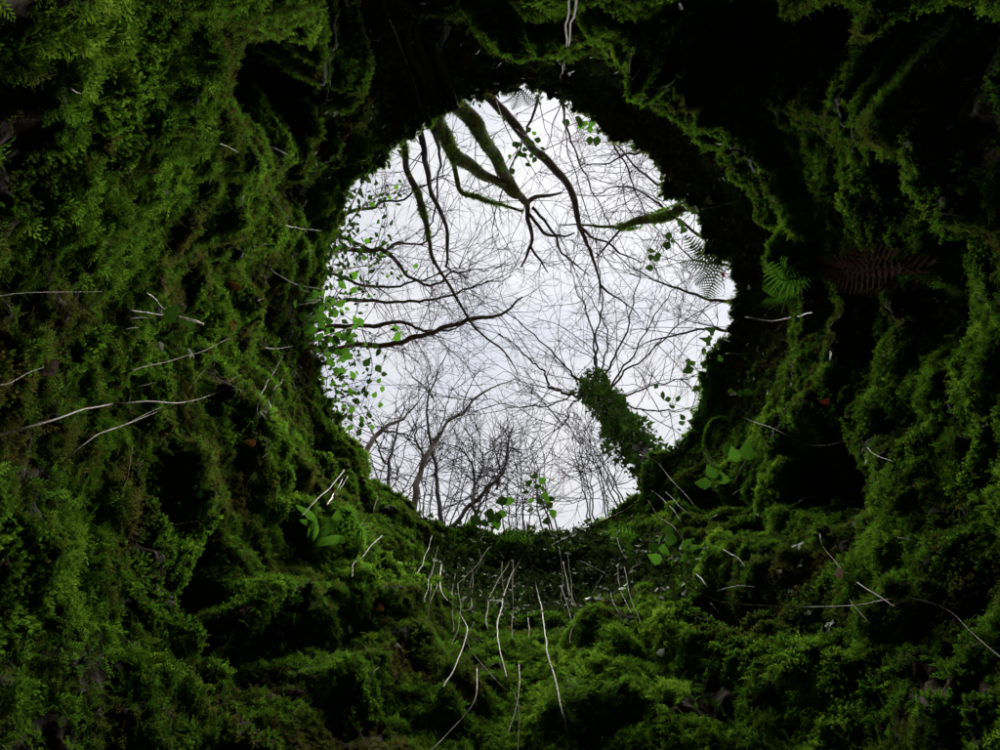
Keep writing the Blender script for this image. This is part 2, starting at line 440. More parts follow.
def moss_shoot(seed, fronds=3):
    """a feathery moss shoot one unit long: stems with paired leaflets, tips drooping"""
    r = random.Random(seed)
    V, Fc = [], []
    def quad(a, b, c, d_):
        i = len(V); V.extend([a, b, c, d_]); Fc.append((i, i+1, i+2, i+3))
    for f in range(fronds):
        az = r.uniform(0, 6.28); lean = r.uniform(0.15, 0.75) if fronds > 1 else 0.2
        L = r.uniform(0.6, 1.0)
        dirh = Vector((math.cos(az), math.sin(az), 0)); side = Vector((-math.sin(az), math.cos(az), 0))
        n = 6
        prev = None
        tw = r.uniform(-0.5, 0.5)
        for k_ in range(n+1):
            t = k_/n
            p = dirh*(lean*L*t*t+0.05*t)+Vector((0, 0, L*(t-0.42*t*t*(0.6+lean))))+side*(tw*0.2*t*t)
            if prev is not None:
                tang = (p-prev).normalized()
                up = side.cross(tang).normalized()
                wd = 0.24*L*(1-t)**0.7*min(1, t*4+0.3)+0.03
                for sg in (-1, 1):
                    b0 = prev.lerp(p, 0.15); b1 = prev.lerp(p, 0.85)
                    o_ = side*(sg*wd)+tang*(wd*0.7)+up*(r.uniform(-0.35, 0.12)*wd)
                    m_ = (b0+b1)*0.5+o_*0.55
                    quad(tuple(b0), tuple(m_+(b0-b1)*0.55), tuple((b0+b1)*0.5+o_), tuple(b1+o_*0.45))
            prev = p
    return V, Fc
def moss_star(seed):
    """an upright cushion-moss shoot: a short stem ringed with narrow pointed leaves"""
    r = random.Random(seed); V, Fc = [], []
    for st in range(3):
        bx_, by_ = r.uniform(-.3, .3), r.uniform(-.3, .3); L = r.uniform(.5, .8)
        for k_ in range(11):
            t = (k_+1)/11; az = k_*2.4+r.uniform(-.4, .4); z = L*t; ln = .30*(1.1-.5*t)
            d_ = Vector((math.cos(az), math.sin(az), .55+.9*t)).normalized(); sd = Vector((-math.sin(az), math.cos(az), 0))*.055
            b0 = Vector((bx_*t, by_*t, z*.8)); tip = b0+d_*ln
            i = len(V); V.extend([tuple(b0-sd), tuple(b0+sd), tuple(b0+d_*ln*.5+sd*1.2), tuple(tip), tuple(b0+d_*ln*.5-sd*1.2)]); Fc.append((i, i+1, i+2, i+3, i+4))
    return V, Fc
MOSS_PROTOS = [moss_shoot(i, 3 if i % 3 else 4) for i in range(8)]

cell = np.linalg.norm(np.cross(dT*0.5, dZ), axis=2)
mossy = noise(BP, 3.4, 30)*0.55+noise(BP, 9.0, 31)*0.45
bottomc = np.exp(-(((PX-555)/125)**2+((PY-575)/45)**2)**2)          # dark leafy band under the far rim
topdark = np.exp(-(((PX-650)/120)**2+((PY-110)/60)**2)**2)
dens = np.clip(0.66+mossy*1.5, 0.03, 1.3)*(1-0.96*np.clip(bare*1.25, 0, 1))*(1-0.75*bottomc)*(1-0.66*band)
soil = np.exp(-(((PX-272)/52)**2+((PY-335)/130)**2)**2)
dens *= 1-0.5*soil*np.clip(0.6+2.2*noise(BP, 5.0, 33), 0, 1)
dens *= np.where(ZZ < 2.9, 0.25, 1.0)
wgt = (cell*dens).ravel(); wgt[:NT] = 0
N_MOSS = 290000
cum = np.cumsum(wgt); pick = np.searchsorted(cum, rng.random(N_MOSS)*cum[-1])
jz, jt = pick//NT, pick % NT
fu, fv = rng.random(N_MOSS), rng.random(N_MOSS)
jz2 = np.minimum(jz+1, NZ-1)
P = (WP[jz, jt]*(1-fu)[:, None]+WP[jz, (jt+1) % NT]*fu[:, None])*(1-fv)[:, None]+(WP[jz2, jt]*(1-fu)[:, None]+WP[jz2, (jt+1) % NT]*fu[:, None])*fv[:, None]
Nn = WN[jz, jt]
D = Nn*0.8+np.array([0, 0, 0.25])+rng.normal(size=(N_MOSS, 3))*0.36
big = noise(P, 1.3, 40); sml = noise(P, 7.0, 41)
scl = (0.056+0.020*sml+0.012*big)*rng.uniform(0.65, 1.35, N_MOSS)
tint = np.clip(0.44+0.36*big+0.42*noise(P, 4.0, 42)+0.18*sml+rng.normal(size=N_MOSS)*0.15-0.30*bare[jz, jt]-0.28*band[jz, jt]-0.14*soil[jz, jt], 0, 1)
P = P-Nn*0.006
cush = noise(P, 2.6, 44)+0.35*noise(P, 8.0, 45) > 0.22
var = np.where(cush, 8+rng.integers(0, 4, N_MOSS), rng.integers(0, 8, N_MOSS))
scl = np.where(cush, scl*0.72, scl)
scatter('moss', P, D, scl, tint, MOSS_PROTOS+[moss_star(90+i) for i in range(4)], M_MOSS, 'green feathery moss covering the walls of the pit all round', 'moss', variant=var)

def leaf_blade(n=5, wide=0.42, fold=0.12, droop=0.15, serr=0.0, tipx=1.0):
    """ovate blade one unit long in the XY plane, folded at the midrib"""
    V, Fc = [], []
    for i in range(n+1):
        t = i/n
        wd = wide*min(1, (t/0.38)**0.6)*(1-max(0, (t-0.30)/0.70)**1.6)**1.0 if t > 0 else wide*0.05
        if serr: wd *= 1+serr*(1 if i % 2 else -1)
        z = -droop*t*t
        V += [(t*tipx, -wd, z+fold*wd), (t*tipx, 0, z), (t*tipx, wd, z+fold*wd)]
    for i in range(n):
        k_ = 3*i
        Fc += [(k_, k_+1, k_+4, k_+3), (k_+1, k_+2, k_+5, k_+4)]
    return V, Fc
def ivy_blade():
    V = [(0, 0, 0), (-0.12, 0.34, 0.03), (0.22, 0.52, 0.0), (0.34, 0.24, 0.02), (1.0, 0, -0.12), (0.34, -0.24, 0.02), (0.22, -0.52, 0.0), (-0.12, -0.34, 0.03)]
    return V, [(0, 1, 2, 3), (0, 3, 4, 5), (0, 5, 6, 7)]

# dark glossy leaflets in the shade under the far rim
N_C = 6000
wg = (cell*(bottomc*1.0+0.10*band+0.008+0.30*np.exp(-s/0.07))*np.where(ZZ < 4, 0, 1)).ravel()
cum = np.cumsum(wg); pick = np.searchsorted(cum, rng.random(N_C)*cum[-1]); jz, jt = pick//NT, pick % NT
Nn = WN[jz, jt]
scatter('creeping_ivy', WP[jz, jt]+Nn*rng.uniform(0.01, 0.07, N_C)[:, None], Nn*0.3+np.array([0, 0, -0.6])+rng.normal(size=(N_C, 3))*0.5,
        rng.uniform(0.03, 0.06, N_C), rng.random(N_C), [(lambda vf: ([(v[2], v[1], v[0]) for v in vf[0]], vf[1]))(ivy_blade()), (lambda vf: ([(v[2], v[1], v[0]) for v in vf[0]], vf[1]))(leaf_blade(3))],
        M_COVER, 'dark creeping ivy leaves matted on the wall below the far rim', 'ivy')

# fine dead rootlets fringing the bare earth
def strand(seed):
    r = random.Random(seed); V, Fc = [], []; p = Vector((0, 0, 0)); d_ = Vector((0, 0, 1)); w_ = .016
    for i in range(7):
        V.extend([(p.x-w_, p.y, p.z), (p.x+w_, p.y, p.z), (p.x, p.y+w_*1.5, p.z)])
        if i: b_ = 3*i; Fc.extend([(b_-3, b_-2, b_+1, b_), (b_-2, b_-1, b_+2, b_+1), (b_-1, b_-3, b_, b_+2)])
        d_ = (d_+Vector((r.gauss(0, .35), r.gauss(0, .35), r.gauss(0, .1)))).normalized(); p = p+d_/6; w_ *= .85
    return V, Fc
N_S = 2600
wg = (cell*(band*1.0+bottomc*0.8+soil*0.9+bare*0.25+0.04)*np.where(ZZ < 3.4, 0, 1)).ravel()
cum = np.cumsum(wg); pick = np.searchsorted(cum, rng.random(N_S)*cum[-1]); jz, jt = pick//NT, pick % NT
Nn = WN[jz, jt]
scatter('dead_rootlets', WP[jz, jt]-Nn*.01, Nn*0.55+np.array([0, 0, -0.75])+rng.normal(size=(N_S, 3))*0.45, rng.uniform(.06, .20, N_S), rng.random(N_S),
        [strand(i) for i in range(6)], M_ROOT, 'fine brown dead rootlets fringing the bare earth under the rim', 'rootlets')

# ------------------------------------------------------------------ woody growth
def jitter(n): return np.array([random.gauss(0, n), random.gauss(0, n), random.gauss(0, n)])
def unit(v): return v/(np.linalg.norm(v)+1e-9)
def grow(p, d, L, r, depth, out, lift=0.05, wig=0.16, kids=5, ratio=0.55):
    """a crooked twig with side twigs; lines of (points, radii) go into out"""
    n = max(4, int(L/0.13)); st = L/n
    P = [np.array(p)]; d = unit(np.array(d, float)); bend = jitter(0.05)
    spawn = sorted(random.uniform(0.15, 0.97) for _ in range(kids)) if depth > 0 else []
    for i in range(n):
        d = unit(d+jitter(wig*0.55)+bend*0.5+np.array([0, 0, lift]))
        P.append(P[-1]+d*st)
        while spawn and spawn[0] <= (i+1)/n:
            spawn.pop(0)
            ax = unit(np.cross(d, jitter(1)))
            cd = unit(d*random.uniform(0.5, 1.0)+ax*random.uniform(0.5, 1.0))
            grow(P[-1], cd, L*random.uniform(0.3, 0.7)*(1.1-0.4*i/n), r*ratio, depth-1, out, lift, wig*1.1, max(2, kids-1), ratio)
    out.append((np.array(P), np.linspace(r, r*0.45, len(P))))
def sprout(line, rad, n, L, out, depth=1, kids=4, r=None, t0=0.15, lift=0.05, spread=1.0):
    """side twigs along a traced limb"""
    m = len(line)
    for _ in range(n):
        i = min(m-2, int(random.uniform(t0, 1.0)*m)); t = unit(line[i+1]-line[i])
        ax = unit(np.cross(t, jitter(1)))
        grow(line[i], unit(t*random.uniform(0.3, 1)+ax*random.uniform(0.5, 1.1)*spread), L*random.uniform(0.5, 1.3), (r or rad[i]*0.45), depth, out, lift, 0.2, kids)
def tubes(lines, name, mat, parent, sides=4, kind=None):
    T = Tubes(); org = np.array(parent.location)+(np.array(parent.parent.location) if parent.parent else 0)
    for P, R in lines: T.add(P, R, sides)
    o = T.build(name, mat, parent, org)
    if kind: o['kind'] = kind
    return o
def px_line(spec, n=6):
    """[(px, py, height above eye, radius m), ...] -> smooth world line and radii"""
    Q = np.array([[*at(x, y, h), r] for x, y, h, r in spec])
    S = smooth_line(Q, n)
    return S[:, :3], np.abs(S[:, 3])
def crook(line, amp):
    k = noise(line, 3.0, 50)[:, None]*np.array([[1, 0.3, 0]])+noise(line, 3.0, 51)[:, None]*np.array([[0, 1, 0.4]])
    w_ = np.minimum(1, np.arange(len(line))/4)[:, None]
    return line+k*amp*w_
def rot_for(dirv, up):
    x = unit(np.array(dirv, float)); z = unit(np.array(up, float)-x*np.dot(up, x)); y = np.cross(z, x)
    from mathutils import Matrix
    return Matrix(((x[0], y[0], z[0]), (x[1], y[1], z[1]), (x[2], y[2], z[2]))).to_euler()
def place_leaf(name, me, parent, pos, dirv, up, size):
    o = bpy.data.objects.new(name, me); COL.objects.link(o)
    if parent: o.parent = parent; o.location = np.array(pos)-np.array(parent.location)
    else: o.location = pos
    o.rotation_euler = rot_for(dirv, up); o.scale = (size, size, size)
    return o
def leaf_mesh(name, vf, mat):
    me = mesh_from(name, vf[0], vf[1], True); me.materials.append(mat); return me
ME_BRAMBLE = leaf_mesh('bramble_leaf', leaf_blade(8, 0.36, 0.15, 0.18, 0.10), M_LEAF)
ME_BRAMBLE_D = leaf_mesh('bramble_leaf_silhouette', leaf_blade(8, 0.36, 0.15, 0.18, 0.08), M_LEAFSILHOUETTE)
ME_ROUND = leaf_mesh('round_leaf', leaf_blade(6, 0.42, 0.1, 0.1), M_LEAFSILHOUETTE)
ME_ROUND_G = leaf_mesh('round_leaf_green', leaf_blade(6, 0.42, 0.1, 0.1), M_LEAF)
ME_SMALL = leaf_mesh('narrow_leaf', leaf_blade(5, 0.26, 0.12, 0.1), M_LEAFSILHOUETTE)
ME_IVY = leaf_mesh('ivy_leaf', ivy_blade(), M_LEAFSILHOUETTE)
ME_DEAD = leaf_mesh('dead_leaf', leaf_blade(7, 0.40, 0.45, -0.3, 0.12), M_DEADLEAF)
ME_PALE = leaf_mesh('pale_leaf', leaf_blade(5, 0.40, 0.3, 0.2), M_PALELEAF)
ME_RED = leaf_mesh('red_leaf', leaf_blade(6, 0.36, 0.3, 0.2, 0.1), M_REDLEAF)
ME_ORANGE = leaf_mesh('orange_leaf', leaf_blade(6, 0.40, 0.4, 0.3, 0.1), M_ORANGE)
TO_CAM = lambda q: unit(CP-np.array(q))
def moss_on(parent, lines, n, size, label=None, cover=1.0):
    """moss fuzz along limbs"""
    Ps, Ds = [], []
    tot = [np.linalg.norm(np.diff(P, axis=0), axis=1).sum() for P, R in lines]
    for (P, R), L in zip(lines, tot):
        m = int(n*L/sum(tot))
        i = rng.integers(0, len(P)-1, m); f = rng.random(m)[:, None]
        C = P[i]*(1-f)+P[i+1]*f
        keep = noise(C, 3.5, 60) > 0.25-0.7*cover
        v = rng.normal(size=(m, 3)); T = P[i+1]-P[i]; T /= np.linalg.norm(T, axis=1)[:, None]
        v -= (v*T).sum(1)[:, None]*T; v /= np.linalg.norm(v, axis=1)[:, None]
        Ps.append((C+v*R[i][:, None]*0.85)[keep]); Ds.append((v+T*0.3+np.array([0, 0, -0.25]))[keep])
    P, D = np.vstack(Ps), np.vstack(Ds)
    t = np.clip(0.6+0.4*noise(P, 3.0, 61)+rng.normal(size=len(P))*0.1, 0, 1)
    return scatter('moss', P, D, size*rng.uniform(0.6, 1.3, len(P)), t, MOSS_PROTOS, M_MOSS, None, None, parent=parent)

# --- mossy tree leaning out over the near rim (top of the view)
LIMBS = {
 'A': [(404,62,6.15,0.096),(430,82,6.3,0.088),(456,104,6.55,0.076),(466,115,6.75,0.072),(478,130,7.0,0.070),(497,160,7.6,0.064),(513,187,8.2,0.053),(527,203,8.6,0.040)],
 'B': [(402,62,6.15,.11),(418,85,6.3,.10),(432,106,6.5,.090),(443,137,6.9,.078),(460,160,7.3,.062),(480,174,7.7,.055),(500,184,8.0,.045),(515,194,8.3,.036)],
 'C': [(398,66,6.15,.05),(410,98,6.3,.040),(418,122,6.5,.030),(425,160,7.0,.026),(430,190,7.5,.024),(443,220,8.0,.022),(447,250,8.5,.018),(445,266,8.8,.012)],
 'D': [(390,80,6.15,.05),(398,118,6.35,.038),(404,142,6.6,.030),(410,177,7.1,.030),(422,207,7.6,.036),(428,232,8.0,.026),(435,262,8.5,.020),(450,286,9.0,.018),(464,312,9.4,.017),(479,333,9.8,.015),(503,350,10.2,.012),(517,374,10.5,.007)],
 'E': [(404,56,6.15,.075),(440,70,6.3,.060),(487,95,6.6,.046),(513,123,7.0,.042),(533,147,7.5,.042),(550,165,7.9,.042),(570,190,8.4,.040),(580,227,9.0,.028),(592,253,9.5,.020),(600,285,10.0,.012),(598,305,10.4,.006)],
 'B2': [(449,146,7.0,.026),(455,167,7.3,.024),(461,190,7.7,.026),(480,200,7.9,.022),(500,203,8.2,.018),(522,212,8.5,.011)],
}
tb = at(398, 52, 6.0); tb[2] = Z_RIM
ot = empty('leaning_tree', tb, 'mossy many-limbed tree leaning out over the near rim at the top', 'tree')
limb_lines = {}
for kx, spec in LIMBS.items():
    Q = [[*at(x, y, h), r] for x, y, h, r in spec]
    S = smooth_line(np.array(Q), 6); L_, R_ = crook(S[:, :3], 0.03), np.abs(S[:, 3])
    limb_lines[kx] = (L_, R_)
    tubes([(L_, R_*(1+0.18*noise(L_, 6, 52)))], 'limb', M_MOSSBARK if kx in 'ABB2' else M_BARK, ot, 8)
ln = smooth_line(np.array([[*(tb+np.array([-.05, -.25, -.3])), .24], [*(tb+np.array([-.02, -.10, .0])), .19], [*at(403, 61, 6.15), .15], [*at(412, 74, 6.22), .10]]), 6)
tubes([(ln[:, :3], ln[:, 3]*(1+.2*noise(ln[:, :3], 4, 53)))], 'trunk', M_BARK, ot, 12)
ROOTS = []
for spec in ([(428,116),(418,95),(404,70),(396,40),(386,5),(380,-30)], [(440,112),(432,86),(424,60),(418,30),(420,-10)], [(452,108),(448,80),(440,52),(444,20),(450,-20)], [(425,118),(425,80),(410,52),(412,10)]):
    ds = np.array([np.linalg.norm(on_wall(x, y, .03)-CP) for x, y in spec]); ds = np.convolve(np.pad(ds, 1, 'edge'), [.3, .4, .3], 'valid')
    S = smooth_line(np.array([CP+ray(x, y)/np.linalg.norm(ray(x, y))*d_ for (x, y), d_ in zip(spec, ds)]), 6)
    S = crook(S, .03); R_ = np.linspace(.05, .018, len(S))*(1+.3*noise(S, 5, 54)); ROOTS.append((S, R_))
    tubes([(S, R_)], 'root', M_BARK, ot, 8)
ol = []
for spec in ([(527,203,8.6,.034),(528,225,9.0,.026),(530,246,9.3,.02),(520,266,9.6,.012)], [(530,246,9.3,.018),(540,260,9.5,.014),(548,272,9.7,.008)],
             [(527,202,8.6,.03),(540,195,8.8,.024),(562,191,9,.012)], [(530,215,8.8,.022),(545,233,9.2,.02),(560,236,9.4,.015),(574,232,9.5,.008)],
             [(533,208,8.7,.02),(548,225,9.1,.018),(570,262,9.8,.012),(590,275,10,.006)],
             [(445,266,8.8,.012),(455,272,9,.01),(470,278,9.2,.006)], [(600,285,10,.02),(615,296,10.2,.012),(640,318,10.6,.006)],
             [(580,227,9,.02),(600,240,9.3,.015),(640,262,9.8,.008)],[(434,130,6.6,.02),(440,165,7.2,.012),(436,200,7.8,.01),(424,240,8.4,.006)]):
    P, R = px_line(spec); ol.append((crook(P, .05), R))
for P, R in ol: tubes([(P, R)], 'branch', M_BARK, ot, 6)
tw = []
for kx in LIMBS: sprout(*limb_lines[kx], 9 if kx in 'CDE' else 5, 0.8, tw, 2, 4, .006, .35)
for P, R in ol: sprout(P, R, 4, 0.55, tw, 1, 4, .005, .3)
tubes(tw, 'twigs', M_TWIG, ot, 3, 'stuff')
moss_on(ot, [limb_lines['A'], limb_lines['B'], limb_lines['B2'], (limb_lines['D'][0][12:34], limb_lines['D'][1][12:34])], 3000, 0.04, cover=0.5)
moss_on(ot, ROOTS, 300, 0.04, cover=0.05)
# small round leaves of a climber on the leaning tree
cl = empty('honeysuckle', at(520, 155, 6.9), 'round-leaved climber hanging between the mossy limbs at the top', 'climber')
T = []
for spec in ([(496,100,6.2,.004),(505,125,6.6,.004),(518,150,6.9,.004),(530,162,7.0,.003)],[(515,128,6.5,.004),(528,138,6.7,.003),(545,152,6.9,.003)],[(518,150,6.9,.003),(508,160,7.0,.003),(502,172,7.1,.002)]):
    T.append(px_line(spec))
tubes(T, 'stem', M_CANE, cl, 4)
for (x, y) in [(512,146),(517,152),(522,149),(527,154),(521,157),(530,158),(516,159),(525,164),(509,154),(533,147),(538,151),(536,157),(531,128),(536,135),(541,141),(528,137),(506,166),(511,168),(503,161),(545,150),(541,158),(519,142),(498,115),(503,121)]:
    q = at(x, y, 6.8+random.uniform(-.15, .15))
    place_leaf('leaf', random.choice([ME_ROUND, ME_ROUND, ME_ROUND, ME_ROUND_G]), cl, q, jitter(1)*np.array([1, 1, .3]), np.array([random.gauss(0, .4), random.gauss(0, .4), -1]), random.uniform(.05, .075))

# --- ivy-clad tree at the right of the far rim
ib = at(662, 484, 6.0); ib[2] = Z_RIM-0.25
it = empty('ivy_tree', ib, 'tall tree with ivy-clad trunk standing on the far right rim', 'tree')
itop = at(592, 385, 10.9)
ts = np.linspace(0, 1, 16)[:, None]
tl = ib*(1-ts)+itop*ts+np.array([0, 0, 0]); tl = crook(tl, .08)
tubes([(tl, np.linspace(.12, .06, 16))], 'trunk', M_BARK, it, 10)
ang = rng.uniform(0, 2*math.pi, 5200); tt = rng.uniform(-0.04, 1, 5200)
rr = (0.115+0.095*tt+0.12*noise(np.stack([np.cos(ang), np.sin(ang), tt*5], -1), 1.4, 70))*rng.uniform(0.5, 1.25, 5200)
C = ib+(itop-ib)*(tt*1.02)[:, None]
vr = np.stack([np.cos(ang), np.sin(ang), 0*ang], -1)
iv = scatter('ivy', C+vr*rr[:, None], vr*0.5+np.array([0, 0, -0.55])+rng.normal(size=(5200, 3))*0.4, rng.uniform(0.035, 0.075, 5200), rng.random(5200),
        [(lambda vf: ([(v[2], v[1], v[0]) for v in vf[0]], vf[1]))(ivy_blade())], M_IVY, None, None, parent=it)
isegs = []
for tg in ([(594,383,10.9,.045),(601,340,11.8,.028),(606,290,13,.018),(604,230,14.5,.012),(610,190,15.5,.006)],
           [(590,385,10.8,.03),(560,360,11.3,.022),(525,322,12.2,.016),(470,290,13,.007)],
           [(588,390,10.6,.034),(576,394,10.7,.03),(555,391,10.9,.028),(541,371,11.2,.022),(520,347,11.6,.016),(500,335,12,.008)],
           [(600,388,10.8,.035),(615,350,11.5,.026),(630,300,12.5,.018),(650,250,13.5,.010),(664,222,14,.006)],
           [(604,392,10.6,.03),(640,365,11.2,.022),(680,335,12,.016),(722,312,12.6,.008)],
           [(612,398,10.2,.026),(650,380,10.7,.018),(700,366,11.2,.010)],
           [(597,384,10.9,.028),(588,330,12,.02),(570,290,13,.013),(548,262,13.6,.007)],
           [(590,388,10.7,.024),(550,405,10.4,.016),(500,412,10.4,.010),(455,408,10.6,.006)],
           [(608,392,10.6,.028),(630,345,11.5,.02),(668,300,12.4,.013),(705,262,13,.006)],
           [(620,402,10,.022),(655,410,10.0,.015),(690,400,10.2,.008)],
           [(598,384,10.9,.026),(610,330,12,.018),(580,270,13.5,.010),(560,215,14.5,.006)],
           [(585,392,10.5,.02),(560,425,10,.013),(540,450,9.8,.007)]):
    P, R = px_line(tg, 9); isegs.append((crook(P, .04)+np.cumsum(rng.normal(size=P.shape)*.016, 0), R*.62))
for P, R in isegs:
    br = tubes([(P, R)], 'branch', M_BARK, it, 6); tw = []
    sprout(P, R, 11, 1.1, tw, 2, 4, .0075, .12); tubes(tw, 'twigs', M_TWIG, br, 3, 'stuff')

# --- trees standing back from the rim, only their limbs reach over the mouth
def back_tree(base_px, top_h, limbs, label, twn=8, twL=0.9, r0=0.13, depth=2, mats=(M_BARK, M_TWIG), cat='tree', name='bare_tree', twr=.0066):
    b0 = at(*base_px, 6.0); b0[2] = Z_RIM
    t = empty(name, b0, label, cat)
    b1 = b0+np.array([0, 0, top_h]); n = 10
    ln = crook(np.linspace(b0, b1, n), .1)
    tubes([(ln, np.linspace(r0, r0*0.45, n))], 'trunk', mats[0], t, 9)
    tw = []
    for sp in limbs:
        q = np.array([at(*sp[0][:3])])
        root = ln[np.argmin(np.abs(ln[:, 2]-(q[0][2]-0.5)))]
        Q = np.vstack([[*root, sp[0][3]*1.3], [[*at(x, y, h), r] for x, y, h, r in sp]])
        S = smooth_line(Q, 7); P = crook(S[:, :3], .05)+np.cumsum(rng.normal(size=(len(S), 3))*.010, 0); R = np.abs(S[:, 3])
        br = tubes([(P, R)], 'branch', mats[0], t, 6); tw = []
        sprout(P, R, int(twn*1.4), twL, tw, depth, 4, twr, .25); tubes(tw, 'twigs', mats[1], br, 3, 'stuff')
    return t
back_tree((90, 372), 4.5, [
    [(330,350,8.8,.038),(368,344,9.0,.034),(403,340,9.2,.032),(438,327,9.5,.028),(473,316,9.8,.028),(497,312,10,.02),(514,297,10.3,.012)],
    [(330,328,9,.03),(370,324,9.2,.026),(409,321,9.5,.022),(438,324,9.7,.016),(467,318,10,.008)],
    [(320,302,9.2,.03),(368,300,9.5,.022),(394,300,9.8,.02),(423,299,10,.017),(447,293,10.3,.014),(473,286,10.6,.011),(503,277,11,.006)]],
    'bare tree at the left whose long dark branch reaches furthest over the mouth', 13, 0.75)
back_tree((110, 250), 5, [
    [(345,250,9,.03),(388,262,9.3,.024),(409,283,9.6,.02),(435,286,9.9,.016),(462,280,10.2,.012),(491,278,10.5,.006)],
    [(330,240,9,.026),(371,253,9.3,.02),(394,247,9.6,.017),(423,244,9.9,.013),(438,230,10.2,.007)],
    [(350,215,9,.022),(384,200,9.4,.016),(420,177,9.8,.011),(452,172,10.2,.006)],
    [(330,275,9.4,.022),(380,285,9.8,.018),(420,275,10.2,.012),(460,262,10.6,.006)]],
    'bare tree at the upper left with thin crossing twigs', 12, 0.8)
back_tree((850, 90), 4.3, [
    [(690,175,10,.026),(650,160,10.5,.02),(610,165,11,.013),(575,172,11.5,.006)],
    [(690,200,10,.024),(655,185,10.5,.018),(620,150,11,.012),(600,125,11.4,.006)],
    [(705,235,10,.024),(670,215,10.6,.018),(630,190,11.2,.012),(590,195,11.8,.006)],
    [(700,180,9,.02),(670,150,9.3,.013),(640,130,9.6,.006)]],
    'bare tree behind the upper right rim spreading a fine net of twigs', 12, 1.0)
back_tree((930, 340), 4.3, [
    [(735,300,10,.024),(690,290,10.6,.018),(650,275,11.2,.012),(610,250,12,.006)],
    [(735,335,9.6,.022),(700,330,10.2,.016),(660,340,10.8,.011),(625,350,11.2,.006)],
    [(730,270,10,.02),(700,262,10.5,.014),(670,240,11,.007)]],
    'bare tree beyond the right rim with fine straight twigs', 11, 1.0)
back_tree((560, -60), 4.0, [
    [(560,95,9.6,.02),(570,140,10.5,.014),(590,190,11.4,.010),(610,230,12.2,.005)],
    [(540,90,9.6,.02),(520,140,10.5,.014),(500,200,11.5,.010),(490,240,12.2,.005)],
    [(600,120,9.8,.018),(625,170,10.8,.012),(645,220,11.8,.006)]],
    'bare tree behind the near rim with thin twigs pointing inward', 9, 0.9)
# mossy branch poking in from the right rim
P, R = px_line([(716,196,5.7,.05),(698,203,6.1,.045),(670,213,6.6,.05),(645,221,7.0,.045),(622,227,7.4,.022),(595,226,7.9,.014),(560,224,8.4,.006)])
mb = empty('mossy_branch', P[0], 'short mossy branch poking out from the upper right rim', 'branch')
tubes([(crook(P, .03), R)], 'stem', M_MOSSBARK, mb, 8)
P2, R2 = px_line([(622,228,7.4,.014),(608,244,7.8,.012),(596,258,8.1,.006)])
tubes([(P2, R2)], 'branch', M_BARK, mb, 5)
tw = []; sprout(P, R, 7, .5, tw, 1, 4, .005, .4); sprout(P2, R2, 4, .4, tw, 1, 3, .004, .2)
tubes(tw, 'twigs', M_TWIG, mb, 3, 'stuff')
moss_on(mb, [(P[6:26], R[6:26])], 700, .05)

# --- saplings and thicket rising from the far rim
def sapling(specs, label, twn=7, twL=.5, mat=M_BARK, group=None, name='bare_sapling', twr=.0055):
    P0 = at(*specs[0][0][:3])
    t = empty(name, P0, label, 'sapling', group); tw = []
    for sp in specs:
        P, R = px_line(sp, 8); R = R*.68; P = crook(P, .025)+np.cumsum(rng.normal(size=P.shape)*.006, 0)
        sm = tubes([(P, R)], 'stem', mat, t, 6); tw = []
        sprout(P, R, twn, twL, tw, 1, 4, twr, .25, .08); tubes(tw, 'twigs', M_TWIG, sm, 3, 'stuff')
    return t
sapling([[(443,530,6.0,.032),(440,495,6.6,.03),(437,463,7.2,.026),(432,430,7.8,.022),(433,400,8.4,.018),(440,380,8.8,.014),(452,350,9.6,.007)],
         [(434,440,7.6,.014),(445,415,8,.010),(450,390,8.5,.005)],[(433,398,8.4,.014),(423,387,8.6,.010),(403,367,9,.005)],[(434,402,8.3,.010),(426,380,8.8,.005)]],
        'tall thin dark sapling with forked tip rising from the far rim', 6, .4)
sapling([[(410,525,6.0,.05),(417,505,6.3,.046),(427,463,7.0,.04),(443,433,7.6,.026),(463,413,8.1,.022),(487,390,8.6,.014),(513,383,9,.007)],
         [(427,463,7,.02),(420,440,7.4,.015),(416,425,7.7,.007)],[(463,413,8.1,.014),(468,390,8.6,.010),(474,372,9,.005)]],
        'pale-barked leaning sapling crossing in front of the thin dark one', 6, .4, M_GREYBARK)
sapling([[(352,470,6.2,.04),(365,452,6.6,.04),(383,432,7.1,.032),(400,420,7.5,.02),(413,407,7.9,.010)],[(383,432,7.1,.016),(405,434,7.3,.012),(415,436,7.4,.006)]],
        'grey stub of a leaning stem at the lower left rim', 8, .45, M_GREYBARK)
sapling([[(388,500,6.1,.026),(391,470,6.7,.024),(397,438,7.4,.018),(404,410,8,.008)],[(391,470,6.7,.016),(380,450,7.2,.012),(372,430,7.7,.006)]],
        'dark upright sapling between the grey stub and the pale leaning one', 10, .45)
sapling([[(455,525,6.0,.028),(487,494,6.6,.026),(500,477,7,.022),(507,453,7.5,.016),(513,423,8.1,.007)],[(497,490,6.7,.018),(500,470,7.1,.014),(492,440,7.6,.007)]],
        'crooked branching sapling bowed over the middle of the far rim', 10, .45)
sapling([[(478,525,6.0,.022),(475,500,6.4,.02),(472,470,7,.016),(455,448,7.4,.007)],[(475,490,6.6,.014),(484,460,7.2,.010),(478,430,7.8,.005)]],
        'slim twiggy sapling left of the bowed one on the far rim', 11, .45)
random.seed(77)
